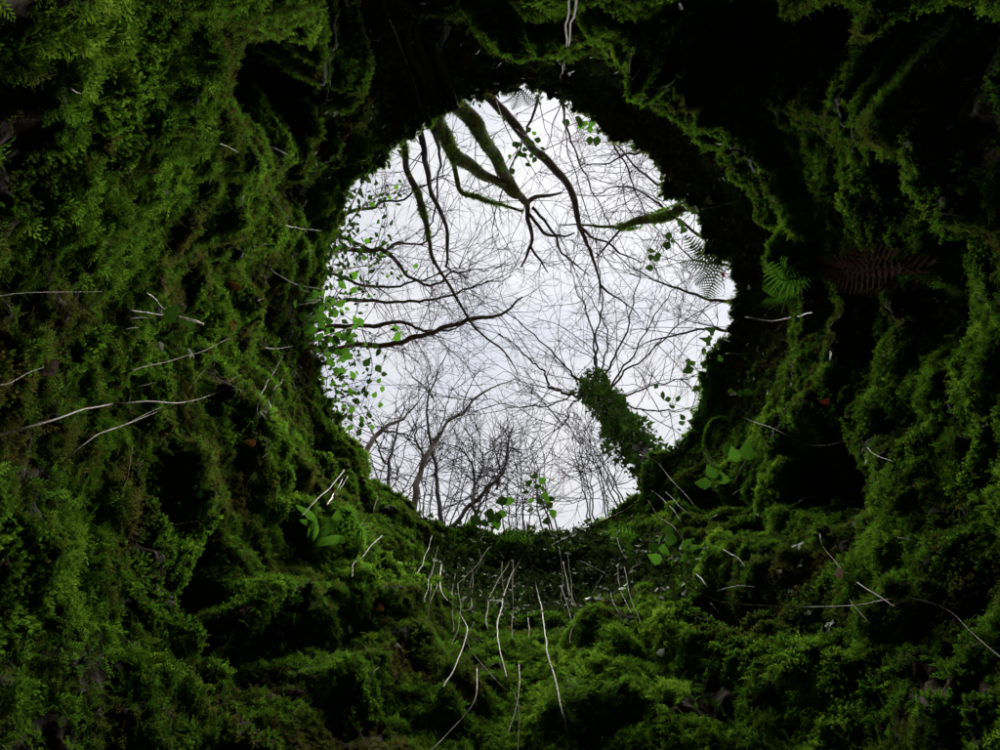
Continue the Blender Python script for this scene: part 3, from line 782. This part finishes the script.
for i in range(13):
    x = 372+i*21+random.uniform(-8, 8); y = 540-0.00055*(x-500)**2*3
    dx = random.uniform(-26, 26)
    sp = []
    for j in range(random.choice((2, 3, 3))):
        l_ = random.uniform(1.6, 3.2); tx = (508-x)*0.012*l_
        sp.append([(x+j*5, y, 6.0, .011), (x+j*6+dx*.5+tx*4, y-26-8*l_, 6.0+l_*.45, .008), (x+j*8+dx+tx*9, y-42-22*l_, 6.0+l_, .003)])
    sapling(sp, 'slender bare shrub in the twiggy far-rim thicket, %s from the left' % ('first second third fourth fifth sixth seventh eighth ninth tenth eleventh twelfth thirteenth'.split()[i]), 12, .5, M_TWIG, 'thicket shrubs along the far rim', 'bare_shrub', .0045)

# --- evergreen shrub and leafy sprays at the left rim
def leafy(name, label, cat, stems, leaves, mesh, size, mat=M_CANE, hj=.15, twn=0, group=None, facing=None):
    b0 = at(*stems[0][0][:3])
    t = empty(name, b0, label, cat, group)
    L_ = [px_line(s_) for s_ in stems]
    for P, R in L_: tubes([(P, R)], 'stem', mat, t, 5)
    tw = []
    if twn:
        for P, R in L_: sprout(P, R, twn, .35, tw, 1, 4, .004, .2)
        tubes(tw, 'twigs', M_TWIG, t, 3, 'stuff')
    for lf in leaves:
        x, y, h = lf[:3]; sc = size*(lf[3] if len(lf) > 3 else random.uniform(.75, 1.2))
        q = at(x, y, h+random.uniform(-hj, hj))
        up = -ray(x, y)*0.8+jitter(.35) if facing is None else facing
        place_leaf('leaf', random.choice(mesh), t, q, jitter(1)*np.array([1, 1, .4]), up, sc)
    return t
random.seed(5)
stems = [[(318,250,6.0,.012),(340,235,6.4,.010),(365,205,7,.008),(395,188,7.6,.005)], [(316,262,6,.012),(345,250,6.5,.009),(380,240,7.1,.005)],
         [(320,240,6,.012),(345,215,6.5,.009),(362,185,7,.005)],[(316,275,6,.012),(350,268,6.6,.008),(392,262,7.3,.004)]]
lv = []
for _ in range(290):
    s_ = random.choice(stems); k_ = random.randrange(len(s_)-1); f_ = random.random()
    a_, b_ = s_[k_], s_[k_+1]
    lv.append((a_[0]+(b_[0]-a_[0])*f_+random.gauss(0, 12), a_[1]+(b_[1]-a_[1])*f_+random.gauss(0, 10), a_[2]+(b_[2]-a_[2])*f_))
leafy('holly_bush', 'small-leaved evergreen bush overhanging the upper left rim', 'bush', stems, lv, [ME_SMALL]*6+[ME_BRAMBLE_D, ME_ROUND_G], .058, M_CANE, .3, 7)
stems2 = [[(312,360,6.0,.010),(335,352,6.5,.008),(365,345,7.1,.004)],[(314,385,6.0,.010),(335,375,6.4,.007),(352,390,6.8,.004)],[(322,410,6.0,.010),(338,400,6.4,.007),(356,420,6.8,.004)],[(312,320,6,.01),(340,300,6.6,.007),(372,290,7.2,.004)]]
lv = []
for _ in range(240):
    s_ = random.choice(stems2); k_ = random.randrange(len(s_)-1); f_ = random.random(); a_, b_ = s_[k_], s_[k_+1]
    lv.append((a_[0]+(b_[0]-a_[0])*f_+random.gauss(0, 10), a_[1]+(b_[1]-a_[1])*f_+random.gauss(0, 11), a_[2]+(b_[2]-a_[2])*f_))
leafy('privet_bush', 'small-leaved dark bush along the left rim below the evergreen one', 'bush', stems2, lv, [ME_SMALL]*5+[ME_ROUND, ME_ROUND_G], .050, M_CANE, .3, 9)
stems = [[(306,345,5.7,.010),(330,335,6.1,.008),(360,325,6.6,.005)],[(306,330,5.7,.009),(325,310,6.1,.007),(345,285,6.5,.005)],[(306,360,5.8,.008),(335,350,6.2,.005),(355,360,6.5,.004)],[(306,320,5.7,.009),(318,300,6,.006),(325,280,6.3,.004)]]
lv = []
for _ in range(95):
    s_ = random.choice(stems); k_ = random.randrange(len(s_)-1); f_ = random.random(); a_, b_ = s_[k_], s_[k_+1]
    lv.append((a_[0]+(b_[0]-a_[0])*f_+random.gauss(0, 11), a_[1]+(b_[1]-a_[1])*f_+random.gauss(0, 12), a_[2]+(b_[2]-a_[2])*f_-.2))
leafy('bramble', 'bright green bramble leaves spilling over the left rim', 'bramble', stems, lv, [ME_BRAMBLE, ME_BRAMBLE, ME_ROUND_G, ME_BRAMBLE_D], .085, M_CANE, .25, 3)
leafy('bramble', 'hanging chain of oval leaves at the left rim below the long branch', 'bramble',
      [[(362,330,6.2,.005),(372,362,6.4,.004),(368,385,6.5,.004),(360,410,6.5,.003)],[(362,400,6.4,.004),(352,415,6.4,.003),(357,435,6.4,.003)],[(395,328,6.4,.004),(396,340,6.5,.003)]],
      [(x, y, 6.4) for x, y in [(376,365),(381,374),(371,376),(377,383),(366,382),(383,386),(369,392),(362,393),(352,396),(360,402),(373,398),(378,405),(355,408),(349,415),(360,416),(368,412),(353,425),(362,428),(357,436),(372,424),(346,404),(391,329),(398,331),(395,337),(401,336),(381,349),(377,343),(386,354)]], [ME_ROUND, ME_ROUND_G, ME_ROUND], .07)
leafy('bramble', 'spray of dark round leaves hanging from the top rim', 'bramble',
      [[(566,90,5.9,.005),(572,108,6.1,.004),(590,118,6.2,.004),(598,130,6.3,.003)],[(580,112,6.1,.004),(592,112,6.1,.003),(602,118,6.2,.003)]],
      [(x, y, 6.2) for x, y in [(570,124),(575,117),(580,121),(588,125),(593,131),(598,136),(590,136),(595,120),(601,123),(577,127),(584,116),(604,116)]], [ME_ROUND, ME_ROUND, ME_ROUND_G], .075)
leafy('bramble', 'small dark spray of leaves right of the mossy branch', 'bramble',
      [[(690,215,6.2,.004),(672,232,6.5,.003),(660,250,6.7,.003),(652,265,6.8,.002)]],
      [(x, y, 6.6) for x, y in [(668,232),(664,238),(670,240),(662,245),(657,243),(666,250),(659,252),(651,254),(655,262),(654,268),(648,250),(684,222),(687,228),(680,218)]], [ME_ROUND, ME_BRAMBLE_D], .075)
leafy('bramble', 'thin leafy stem hanging before the ivy-clad trunk', 'bramble',
      [[(700,418,6,.004),(685,408,6.3,.003),(668,402,6.5,.003),(655,392,6.7,.002)]],
      [(x, y, 6.4) for x, y in [(671,398),(677,402),(658,388),(663,391),(685,420),(679,424),(692,414),(690,424),(675,408)]], [ME_ROUND], .07)
leafy('ivy_spray', 'dark ivy sprigs jutting from the right rim beside the sky', 'ivy',
      [[(728,345,5.9,.006),(712,350,6.1,.005),(700,355,6.2,.003)],[(725,350,5.9,.005),(708,372,6.1,.004),(696,382,6.2,.003)],[(722,400,5.9,.005),(703,405,6.1,.003)],[(730,342,5.8,.005),(718,338,6.0,.003)]],
      [(x+random.gauss(0, 4), y+random.gauss(0, 5), 6.0) for x, y in [(712,342),(718,340),(722,346),(706,350),(700,354),(710,358),(703,363),(697,368),(708,370),(702,376),(696,384),(706,384),(700,392),(708,396),(702,402),(697,408),(706,410),(712,420),(700,418),(693,426),(704,428),(716,352),(714,376),(712,390)]], [ME_IVY, ME_BRAMBLE_D], .085)
leafy('bramble', 'leafy bramble sprig standing up on the far rim right of centre', 'bramble',
      [[(528,545,5.9,.007),(530,515,6.3,.006),(533,495,6.6,.005),(540,478,6.9,.003)],[(530,515,6.3,.005),(548,500,6.6,.003)]],
      [(x, y, 6.5) for x, y in [(534,488),(540,485),(529,492),(543,492),(549,497),(537,498),(545,502),(528,502),(533,508),(553,503),(541,510),(526,486),(538,476),(545,483)]]+[(556,517,6.2,1.2),(551,520,6.2,1.0)], [ME_ROUND, ME_ROUND_G, ME_LEAF if False else ME_BRAMBLE_D], .085)
leafy('bramble', 'low leafy tuft on the far rim left of centre', 'bramble',
      [[(485,545,5.85,.006),(490,522,6.2,.005),(500,510,6.4,.003)],[(470,540,5.85,.006),(475,522,6.1,.004)]],
      [(x+random.gauss(0, 3), y+random.gauss(0, 3), 6.1) for x, y in [(498,508),(503,503),(508,500),(492,512),(486,516),(480,514),(474,518),(469,522),(489,524),(497,520),(482,528),(472,530),(504,512)]], [ME_ROUND_G, ME_BRAMBLE_D, ME_ROUND], .10)

# ------------------------------------------------------------------ plants rooted in the wall
def wall_plant(name, label, cat, root, tips, mesh, size, mat=M_CANE, tri=False, out=.17):
    """stems from the root pixel to each leaf pixel, a leaf (or three leaflets) at each tip"""
    r0 = on_wall(*root, 0.0)
    t = empty(name, r0, label, cat)
    T = []
    n = wall_normal(r0)
    for tp in tips:
        x, y = tp[:2]; sc = size*(tp[2] if len(tp) > 2 else 1)
        q = on_wall(x, y, out+random.uniform(0, .08))
        P = smooth_line([r0, (r0+q)/2+n*0.05, q], 5); T.append((P, np.linspace(.004, .002, len(P))))
        d = unit(q-r0+np.array([0, 0, -.04])+jitter(.02)); up = TO_CAM(q)*0.9+n*.3+jitter(.2)
        if tri:
            sd = unit(np.cross(up, d))
            for k_, a_ in enumerate((0, 1, -1)):
                place_leaf('leaf', random.choice(mesh), t, q+(d*.01), unit(d*(1 if a_ == 0 else .35)+sd*a_*.9), up+jitter(.12), sc*(1 if a_ == 0 else .82))
        else:
            place_leaf('leaf', random.choice(mesh), t, q, d+jitter(.3), up, sc)
    tubes(T, 'stem', mat, t, 4)
    return t
random.seed(21)
wall_plant('bramble_seedling', 'bright three-part leaves beside the mossy root loop on the right', 'bramble', (736, 500),
           [(737,462,.9),(726,456,.8),(746,460,1.1),(718,478,1.1),(712,484,.9),(724,484,1.0),(742,488,1.2)], [ME_BRAMBLE], .135)
wall_plant('bramble_seedling', 'bright leafy seedling low on the right below the ivy-clad trunk', 'bramble', (668, 572),
           [(660,540),(667,535),(657,552),(665,556),(662,562),(682,550),(690,552),(681,558),(670,546)], [ME_BRAMBLE, ME_ROUND_G], .10)
wall_plant('bramble_seedling', 'few green leaves clinging under the right rim', 'bramble', (735, 398), [(738,394),(743,391),(732,393),(722,362,.7)], [ME_BRAMBLE], .09)
wall_plant('leafy_plant', 'green leafy clump on the left wall under the rim', 'plant', (320, 300), [(302,290),(306,300),(312,295),(318,310),(305,318),(299,328),(312,330),(320,322),(330,318),(296,305)], [ME_BRAMBLE, ME_ROUND_G], .09)
wall_plant('leafy_plant', 'pale green leaf at the tip of a curved stem on the left', 'plant', (196, 326), [(178,316,1.2),(186,320,1.0)], [ME_ROUND_G], .075)

def frond_mesh(line, up, width, pairs, mat, name='frond', droop=.15, taper=.8, gap=.8):
    """fern frond: a rachis with toothed pinnae on both sides"""
    P = smooth_line(line, 6); m = len(P)
    T = Tubes(); T.add(P, np.linspace(.004, .0015, m), 4)
    V = [T.V[0]]; Fq = [T.F[0]]; nv = T.n
    for k_ in range(pairs):
        f_ = (k_+.8)/(pairs+.6); x = f_*(m-1); i = min(int(x), m-2)
        p = P[i]*(1-(x-i))+P[i+1]*(x-i); t = unit(P[i+1]-P[i]); u = unit(up-t*np.dot(up, t)); sd = np.cross(u, t)
        L_ = width*(math.sin(math.pi*min(1, .16+.84*f_))**taper)*(1.0 if f_ > .15 else .8)+.006
        wd = np.linalg.norm(P[-1]-P[0])/pairs*.5*gap
        for sg in (-1, 1):
            dv = unit(sd*sg+t*.35); pr = p; pw = wd
            rows = []
            for q in range(5):
                g = q/4
                c_ = p+dv*(L_*g)-u*(droop*L_*g*g); ww = wd*(1-g*.85)*(1.0 if q % 2 == 0 else 1.18)
                rows += [c_-t*ww, c_+t*ww]
            V.append(np.array(rows)); Fq.append(np.array([[2*q, 2*q+1, 2*q+3, 2*q+2] for q in range(4)])+nv); nv += 10
    return np.vstack(V), np.vstack(Fq)
def fern(label, root, tips, width, pairs, mat=M_FERN, arch=.08, cat='fern', name='fern', off=.12, gap=.8, pos=None):
    r0 = on_wall(*root, 0.0) if pos is None else at(*root, pos)
    t = empty(name, r0, label, cat); n = wall_normal(r0)
    for tp in tips:
        q = on_wall(tp[0], tp[1], off) if pos is None else at(tp[0], tp[1], tp[2])
        w_ = width*(tp[3] if len(tp) > 3 else 1)
        md = (r0+q)/2+n*arch+np.array([0, 0, arch*.6])
        V, Fq = frond_mesh([r0, md, q], TO_CAM(md)*-1+n*.2+jitter(.25), w_, pairs, mat, gap=gap)
        link('frond', mesh_from('frond', V-r0, Fq), mat, t)
    return t
fern('bright green fern clump on the right wall above the white root', (812, 272), [(762,290),(772,296,0,1.2),(768,262),(780,258,0,.9),(790,300,0,.9),(785,278,0,1.1),(764,300,0,1.1)], .10, 13, off=.30)
fern('dark fern fronds hanging in silhouette from the right rim', (722, 262), [(684,235,6.4),(680,262,6.4),(695,285,6.2),(706,300,6.1),(690,245,6.5)], .10, 14, M_LEAFSILHOUETTE, .03, pos=5.9, gap=.55)
fern('small fern fronds in silhouette along the top rim', (520, 88), [(500,104,6.2),(512,110,6.2),(530,106,6.2),(542,104,6.2)], .05, 12, M_LEAFSILHOUETTE, .02, pos=5.9, gap=.5)
fern('brown dead fern hanging dark across the right wall', (822, 262), [(880,262),(905,268),(930,272),(940,262),(885,282),(915,285),(870,250),(900,252),(935,285)], .10, 18, M_DEADFERN, .04, off=.24, gap=.6)
fern('small fern on the far rim left of the leafy sprig', (515, 552), [(500,536),(506,530),(518,528),(527,532),(496,545),(532,545)], .06, 11, off=.10)
fern('light green fern tuft on the lower left wall under the pale stems', (325, 540), [(345,512),(352,520),(358,532),(348,505),(362,540)], .055, 11, off=.10)
fern('grey-green fern at the lower right edge of the far rim', (640, 540), [(612,548),(618,560),(630,566),(605,538)], .05, 11, off=.08)
# strap-leaved ferns
def strap(root, tips, label, mat=M_FERN):
    r0 = on_wall(*root, 0.0); t = empty('strap_fern', r0, label, 'fern'); n = wall_normal(r0)
    for x, y, wd in tips:
        q = on_wall(x, y, .10); P = smooth_line([r0, (r0+q)/2+n*.09, q], 6); up = TO_CAM(q)
        V, Fq = [], []
        for i, p in enumerate(P):
            f_ = i/(len(P)-1); tg = unit(P[min(i+1, len(P)-1)]-P[max(i-1, 0)]); sd = unit(np.cross(up, tg)); w_ = wd*(math.sin(math.pi*(.12+.86*f_))**.6)
            V += [p-sd*w_-up*(-.25*w_), p, p+sd*w_-up*(-.25*w_)]
            if i: k_ = 3*i; Fq += [(k_-3, k_-2, k_+1, k_), (k_-2, k_-1, k_+2, k_+1)]
        link('leaf', mesh_from('leaf', np.array(V)-r0, Fq, True), mat, t)
    return t
strap((308, 545), [(338,510,.022),(345,543,.02),(300,520,.018),(296,505,.018)], 'glossy strap-leaved fern on the lower left wall beside the pale stems')

# mossy root loop
P = smooth_line([on_wall(716, 470, .0), on_wall(708, 455, .10), on_wall(707, 438, .16), on_wall(712, 424, .18), on_wall(722, 420, .16), on_wall(734, 424, .02)], 6)
rl = empty('root_loop', P[0], 'thick mossy root looping out of the right wall', 'root')
tubes([(P, np.full(len(P), .022))], 'root', M_MOSSBARK, rl, 8); moss_on(rl, [(P, np.full(len(P), .022))], 900, .030, cover=1.2)

# ------------------------------------------------------------------ dry stems, rootlets and canes on the wall
# (label, width in px, material, [(px, py), ...]); each its own thing
ST, RT, CN = M_STEM, M_ROOT, M_CANE
STEMS = [
 ('longest pale dry stem sweeping across the left wall to the picture edge', 3.0, ST, [(-12,438),(53,421),(103,405),(133,402),(183,402),(217,393),(240,380),(263,365)]),
 ('pale stem splitting off below the longest one on the left wall', 2.2, ST, [(62,464),(87,445),(110,430),(157,413),(190,401)]),
 ('short pale stem lying beside the split below the longest left stem', 1.8, ST, [(93,436),(125,424),(163,408)]),
 ('straight thin stem at the left picture edge, highest on the left wall', 1.8, ST, [(-10,297),(37,294),(100,289)]),
 ('pale curved rootlet left of the yellow-green leaf', 2.2, ST, [(117,308),(140,312),(167,314)]),
 ('bent rootlet running down to the yellow-green leaf from above', 2.2, ST, [(138,290),(150,294),(160,304),(171,313)]),
 ('thin rootlet just below the pale curved one on the left', 1.6, RT, [(119,322),(135,319),(152,317)]),
 ('third short rootlet in the dark gap on the left wall', 1.6, RT, [(112,333),(128,330),(143,327)]),
 ('long grey rootlet above the longest pale stem on the left', 2.0, RT, [(122,374),(160,363),(200,352),(230,340),(254,339)]),
 ('short grey rootlet hanging in the left hollow', 1.6, RT, [(128,389),(144,386),(158,382)]),
 ('thin stem beside the curled dead leaf at the left edge', 1.8, ST, [(-8,386),(17,377),(44,366)]),
 ('wavy rootlet near the left rim above the bramble', 2.0, RT, [(268,266),(277,275),(300,285),(322,289)]),
 ('short bent twig under the left rim ledge', 1.6, RT, [(244,308),(254,301),(263,299)]),
 ('small arched twig above the bend of the longest stem', 1.6, RT, [(193,393),(196,380),(207,368)]),
 ('hooked twig touching the upper end of the longest stem', 1.6, RT, [(214,357),(217,373),(230,382),(239,376)]),
 ('long thin rootlet trailing below the left rim brambles', 1.6, RT, [(257,424),(260,397),(272,375),(283,353),(288,333)]),
 ('short curved rootlet left of the grey stub stem', 1.4, RT, [(271,402),(275,388),(284,379)]),
 ('straight pale twig lying level under the left brambles', 1.6, ST, [(260,347),(276,348),(294,347)]),
 ('pale split stem at the left rim among bramble leaves', 1.6, ST, [(300,318),(318,317),(340,322)]),
 ('leftmost of the bundle of pale stems below the left rim', 2.4, ST, [(344,470),(332,486),(318,498),(303,516)]),
 ('middle stem of the pale bundle below the left rim', 2.8, ST, [(345,472),(336,490),(325,507),(313,526)]),
 ('rightmost of the bundle of pale stems below the left rim', 1.8, ST, [(348,476),(340,490),(328,502)]),
 ('tiny pale twig on the upper left moss', 1.8, ST, [(68,87),(80,90),(96,91)]),
 ('pale twig left of the dark round hollow', 1.8, ST, [(216,142),(228,147),(243,156)]),
 ('pale twig across the mouth of the dark round hollow', 2.0, ST, [(259,136),(270,145),(288,156)]),
 ('thin twig beneath the dark round hollow by the sky', 1.4, ST, [(282,224),(300,228),(322,231)]),
 ('pale root from the middle of the far rim curving down left', 3.0, ST, [(528,548),(518,565),(510,580),(503,600),(498,627),(500,650),(507,677)]),
 ('longest hanging root, from the far rim to the lower picture edge', 3.0, ST, [(527,522),(530,557),(540,600),(548,650),(560,700),(572,758)]),
 ('brown root hooked left of the central pale roots', 2.6, RT, [(511,545),(510,563),(497,583),(488,603),(488,627),(494,636)]),
 ('kinked pale root on the left of the far wall', 2.8, ST, [(446,546),(442,567),(442,593),(455,608),(467,627),(462,650),(444,688)]),
 ('dark rootlet running down right from the kinked root', 1.8, RT, [(474,622),(468,643),(480,663),(503,687),(517,700),(519,755)]),
 ('curved pale stem near the bottom picture edge', 2.6, ST, [(477,668),(475,703),(447,735),(425,756)]),
 ('short forked-off root right of the bottom pale stem', 2.2, ST, [(519,664),(520,690),(508,735)]),
 ('wavy pale root under the lower left rim', 2.2, ST, [(382,536),(363,555),(354,563),(353,577)]),
 ('straight pale twig on the ivy mat left of the kinked root', 1.8, ST, [(432,536),(426,554),(418,576)]),
 ('slanting stem in front of the far ivy mat', 2.0, RT, [(490,547),(476,566),(457,584)]),
 ('thin looping rootlet on the far ivy mat', 1.4, RT, [(479,549),(481,562),(470,582),(472,606),(460,611)]),
 ('short pale twig hanging under the dark cane', 2.0, ST, [(563,562),(567,578),(569,596)]),
 ('arched rootlet at the right end of the dark cane', 1.8, RT, [(616,532),(620,548),(627,559)]),
 ('slanted pale twig right of the hanging roots', 1.4, RT, [(602,576),(594,590),(585,606)]),
 ('crossing twig under the right end of the dark cane', 1.4, RT, [(580,561),(594,568),(608,575)]),
 ('short upright rootlet in the middle of the far wall', 1.6, ST, [(528,612),(529,624),(528,638)]),
 ('fine straight rootlet between the two central roots', 1.4, RT, [(513,560),(513,600),(512,640)]),
 ('small pale twig pair on the lower left moss', 1.6, RT, [(379,667),(372,676),(366,688)]),
 ('thin curved rootlet under the lower left rim moss', 1.4, RT, [(378,496),(373,510),(378,520)]),
 ('dark bramble cane bowed along the right half of the far rim', 4.0, CN, [(536,558),(552,546),(572,535),(598,523),(624,511),(640,500)]),
 ('very long thin stem arching across the lower right wall', 2.2, ST, [(677,577),(710,598),(737,604),(803,607),(850,606),(883,601),(910,599),(947,610),(972,632),(1008,662)]),
 ('pale twig hanging from the lower right hollow', 1.8, ST, [(820,534),(824,547),(843,569)]),
 ('straight twig below the long arching stem', 1.6, RT, [(850,600),(866,620),(884,640)]),
 ('short twig crossing the long arching stem', 1.8, ST, [(857,582),(875,594),(893,607)]),
 ('faint bent twig high on the lower right wall', 1.4, RT, [(897,537),(912,541),(926,549)]),
 ('pale hooked twig below the lower right seedling', 1.6, ST, [(722,549),(736,556),(744,566)]),
 ('straight pale stem slanting down beside the long arching one', 2.2, ST, [(694,572),(708,586),(722,601)]),
 ('dark twig below the start of the long arching stem', 1.6, RT, [(711,603),(722,616),(736,628)]),
 ('level pale twig right of the slanting stem', 1.6, ST, [(718,591),(735,586),(756,587)]),
 ('white curved root standing out below the bright fern', 3.4, ST, [(745,317),(765,320),(785,319),(813,312)]),
 ('long thin bare stem curving along under the right rim', 2.0, RT, [(721,409),(750,420),(783,433),(813,445),(850,442)]),
 ('pale twig near the right hollow with a leaf bud', 1.6, ST, [(867,447),(878,454),(893,462)]),
 ('small pale twig just inside the right rim', 1.8, ST, [(725,354),(734,354),(745,354)]),
 ('pale twig at the mouth of the lower right hollow', 1.8, ST, [(797,504),(807,498),(822,497)]),
 ('bowed pale root below the ivy-clad trunk', 2.2, ST, [(640,455),(656,462),(672,480),(694,505)]),
 ('thin root left of the bowed one below the ivy-clad trunk', 1.6, RT, [(651,490),(664,500),(680,520),(684,540)]),
 ('fine root furthest left below the ivy-clad trunk', 1.4, RT, [(648,500),(658,516),(672,526),(682,538)]),
 ('straight rootlet slanting right of the bowed root', 1.4, RT, [(666,492),(682,508),(700,524)]),
 ('pale wavy rootlet below the bright three-part leaves', 1.8, ST, [(742,494),(752,508),(757,516),(763,521)]),
 ('short pale splinter left of the three-part leaves', 2.8, ST, [(711,519),(715,515),(720,512)]),
 ('bare forked twig sticking out at the upper right rim', 1.8, ST, [(682,205),(700,208),(716,206),(738,201)]),
 ('bent pale stem hanging by the top right lip', 2.2, ST, [(688,16),(678,32),(668,44),(669,54)]),
 ('pale rootlet running down the dark trunk of the leaning tree', 2.0, ST, [(386,10),(399,43),(410,72),(417,92),(427,126)]),
 ('short pale rootlet above the dark round hollow', 1.2, RT, [(333,62),(330,82),(325,104)]),
]
random.seed(3)
for i in range(14):
    x, y, l_ = random.uniform(425, 625), random.uniform(546, 590), random.uniform(24, 62)
    STEMS.append(('fine unbranched brown rootlet hanging on the far ivy-matted wall', 1.3, RT, [(x, y), (x+(x-510)*.05+random.uniform(-7, 7), y+l_*.5), (x+(x-510)*.12+random.uniform(-10, 10), y+l_)]))
for lab, wpx, mt, pts in STEMS:
    far = 405 < pts[0][0] < 660 and 515 < pts[0][1] < 600
    n_ = len(pts); Q = []
    for i, (x, y) in enumerate(pts):
        o_ = .12 if mt is not RT else .10
        if i == 0 and 0 < x < 1000 and 0 < y < 750: o_ = .02
        Q.append(on_wall(x, y, o_))
    # keep the line on its own side: no jumps in depth into hollows
    Q = np.array(Q); dist = np.linalg.norm(Q-CP, axis=1)
    md = np.median(dist)
    for i in range(n_):
        if dist[i] > md*1.18: Q[i] = CP+(Q[i]-CP)*(md*1.12/dist[i])
    P = smooth_line(Q, 7); P = crook(P, .010)
    if mt is not CN:
        lift = np.zeros(len(P))
        xs, ys = project(P)
        for i in range(len(P)):
            dw = np.linalg.norm(on_wall(xs[i], ys[i], 0)-CP); dd = np.linalg.norm(P[i]-CP)
            lift[i] = max(0, dd-(dw-(.30 if far else .15)))
        lift = np.array([lift[max(0, i-3):i+4].max() for i in range(len(lift))])
        lift = np.convolve(np.pad(lift, 3, 'edge'), np.ones(7)/7, 'valid')
        lift[0] *= .8 if far else .3
        V_ = P-CP; P = P-V_/np.linalg.norm(V_, axis=1)[:, None]*lift[:, None]
    rad = wpx*.5*np.linalg.norm(P.mean(0)-CP)/FOC*.52
    T = Tubes(); T.add(P, np.linspace(rad*1.1, rad*.55, len(P))*(1+.25*noise(P, 12, 55)), 6)
    o = T.build('dry_stem' if mt is ST else 'rootlet' if mt is RT else 'bramble_cane', mt, None, P[0]); o.location = P[0]
    tag(o, lab, 'stem' if mt is ST else 'root' if mt is RT else 'cane', 'fine rootlets on the far wall' if lab.startswith('fine unbranched') else None)
# lianas dangling past the top rim
for lab, sp in (('left of two thin lianas dangling past the top rim', [(569,-10,4.6,.006),(567,40,5.0,.006),(564,72,5.4,.005),(560,100,5.8,.005),(552,130,6.2,.004),(546,150,6.5,.003)]),
                ('right of two thin lianas, hanging far into the sky from the top rim', [(578,-10,4.5,.007),(570,38,5.0,.006),(562,76,5.5,.006),(563,100,5.8,.006),(569,155,6.5,.005),(587,207,7.2,.005),(600,250,7.9,.004),(640,300,8.6,.003)])):
    S = smooth_line(np.array([[*(on_wall(x, y, .16) if y < 90 else at(x, y, h)), r] for x, y, h, r in sp]), 6); P, R = S[:, :3], np.abs(S[:, 3])
    T = Tubes(); T.add(crook(P, .02), R, 6)
    o = T.build('liana', M_ROOT, None, P[0]); o.location = P[0]; tag(o, lab, 'liana')
# fallen leaves caught on the moss
def caught(name, me, px, py, size, label, off=.07, cat='leaf', group=None):
    q = on_wall(px, py, off); o = place_leaf(name, me, None, q, jitter(1), TO_CAM(q)+jitter(.35), size)
    return tag(o, label, cat, group)
caught('dead_leaf', ME_DEAD, 58, 362, .05, 'curled pale dead leaf caught on the moss at the left edge', .09)
caught('red_leaf', ME_RED, 212, 354, .05, 'dark red leaf tucked under the stems on the left wall', .08)
caught('red_leaf', ME_RED, 829, 402, .045, 'tiny red leaf on the bright moss of the right wall', .09)
caught('red_leaf', ME_RED, 722, 272, .05, 'reddish leaf at the right rim beside the silhouetted fern', .05)
caught('orange_leaf', ME_ORANGE, 232, 320, .07, 'orange-brown leaf on the bare soil of the left wall', .07)
caught('orange_leaf', ME_ORANGE, 240, 290, .06, 'orange-brown leaf in the cleft above the other orange leaf', .06)
caught('orange_leaf', ME_ORANGE, 256, 440, .06, 'rusty leaf on the ridge below the long left stem', .07)
caught('orange_leaf', ME_ORANGE, 272, 449, .05, 'rusty leaf just right of another on the lower left ridge', .07)
caught('orange_leaf', ME_ORANGE, 383, 607, .05, 'rusty leaf on the bottom left moss slope', .07)
caught('dead_leaf', ME_DEAD, 840, 578, .045, 'brown dead leaf caught where twigs cross at the lower right', .08)
for x, y, lab in ((561,628,'pale leaf fragment lying right of the longest hanging root'), (582,648,'pale fleck of leaf below the fragment by the hanging root'), (782,572,'pale leaf fragment in the shade of the lower right hollow'),
                  (808,610,'pale leaf fragment just under the long arching stem'), (925,565,'pale lichen-like leaf scrap on the far right moss')):
    caught('leaf_scrap', ME_PALE, x, y, 0.022, lab, .09, 'leaf scrap')
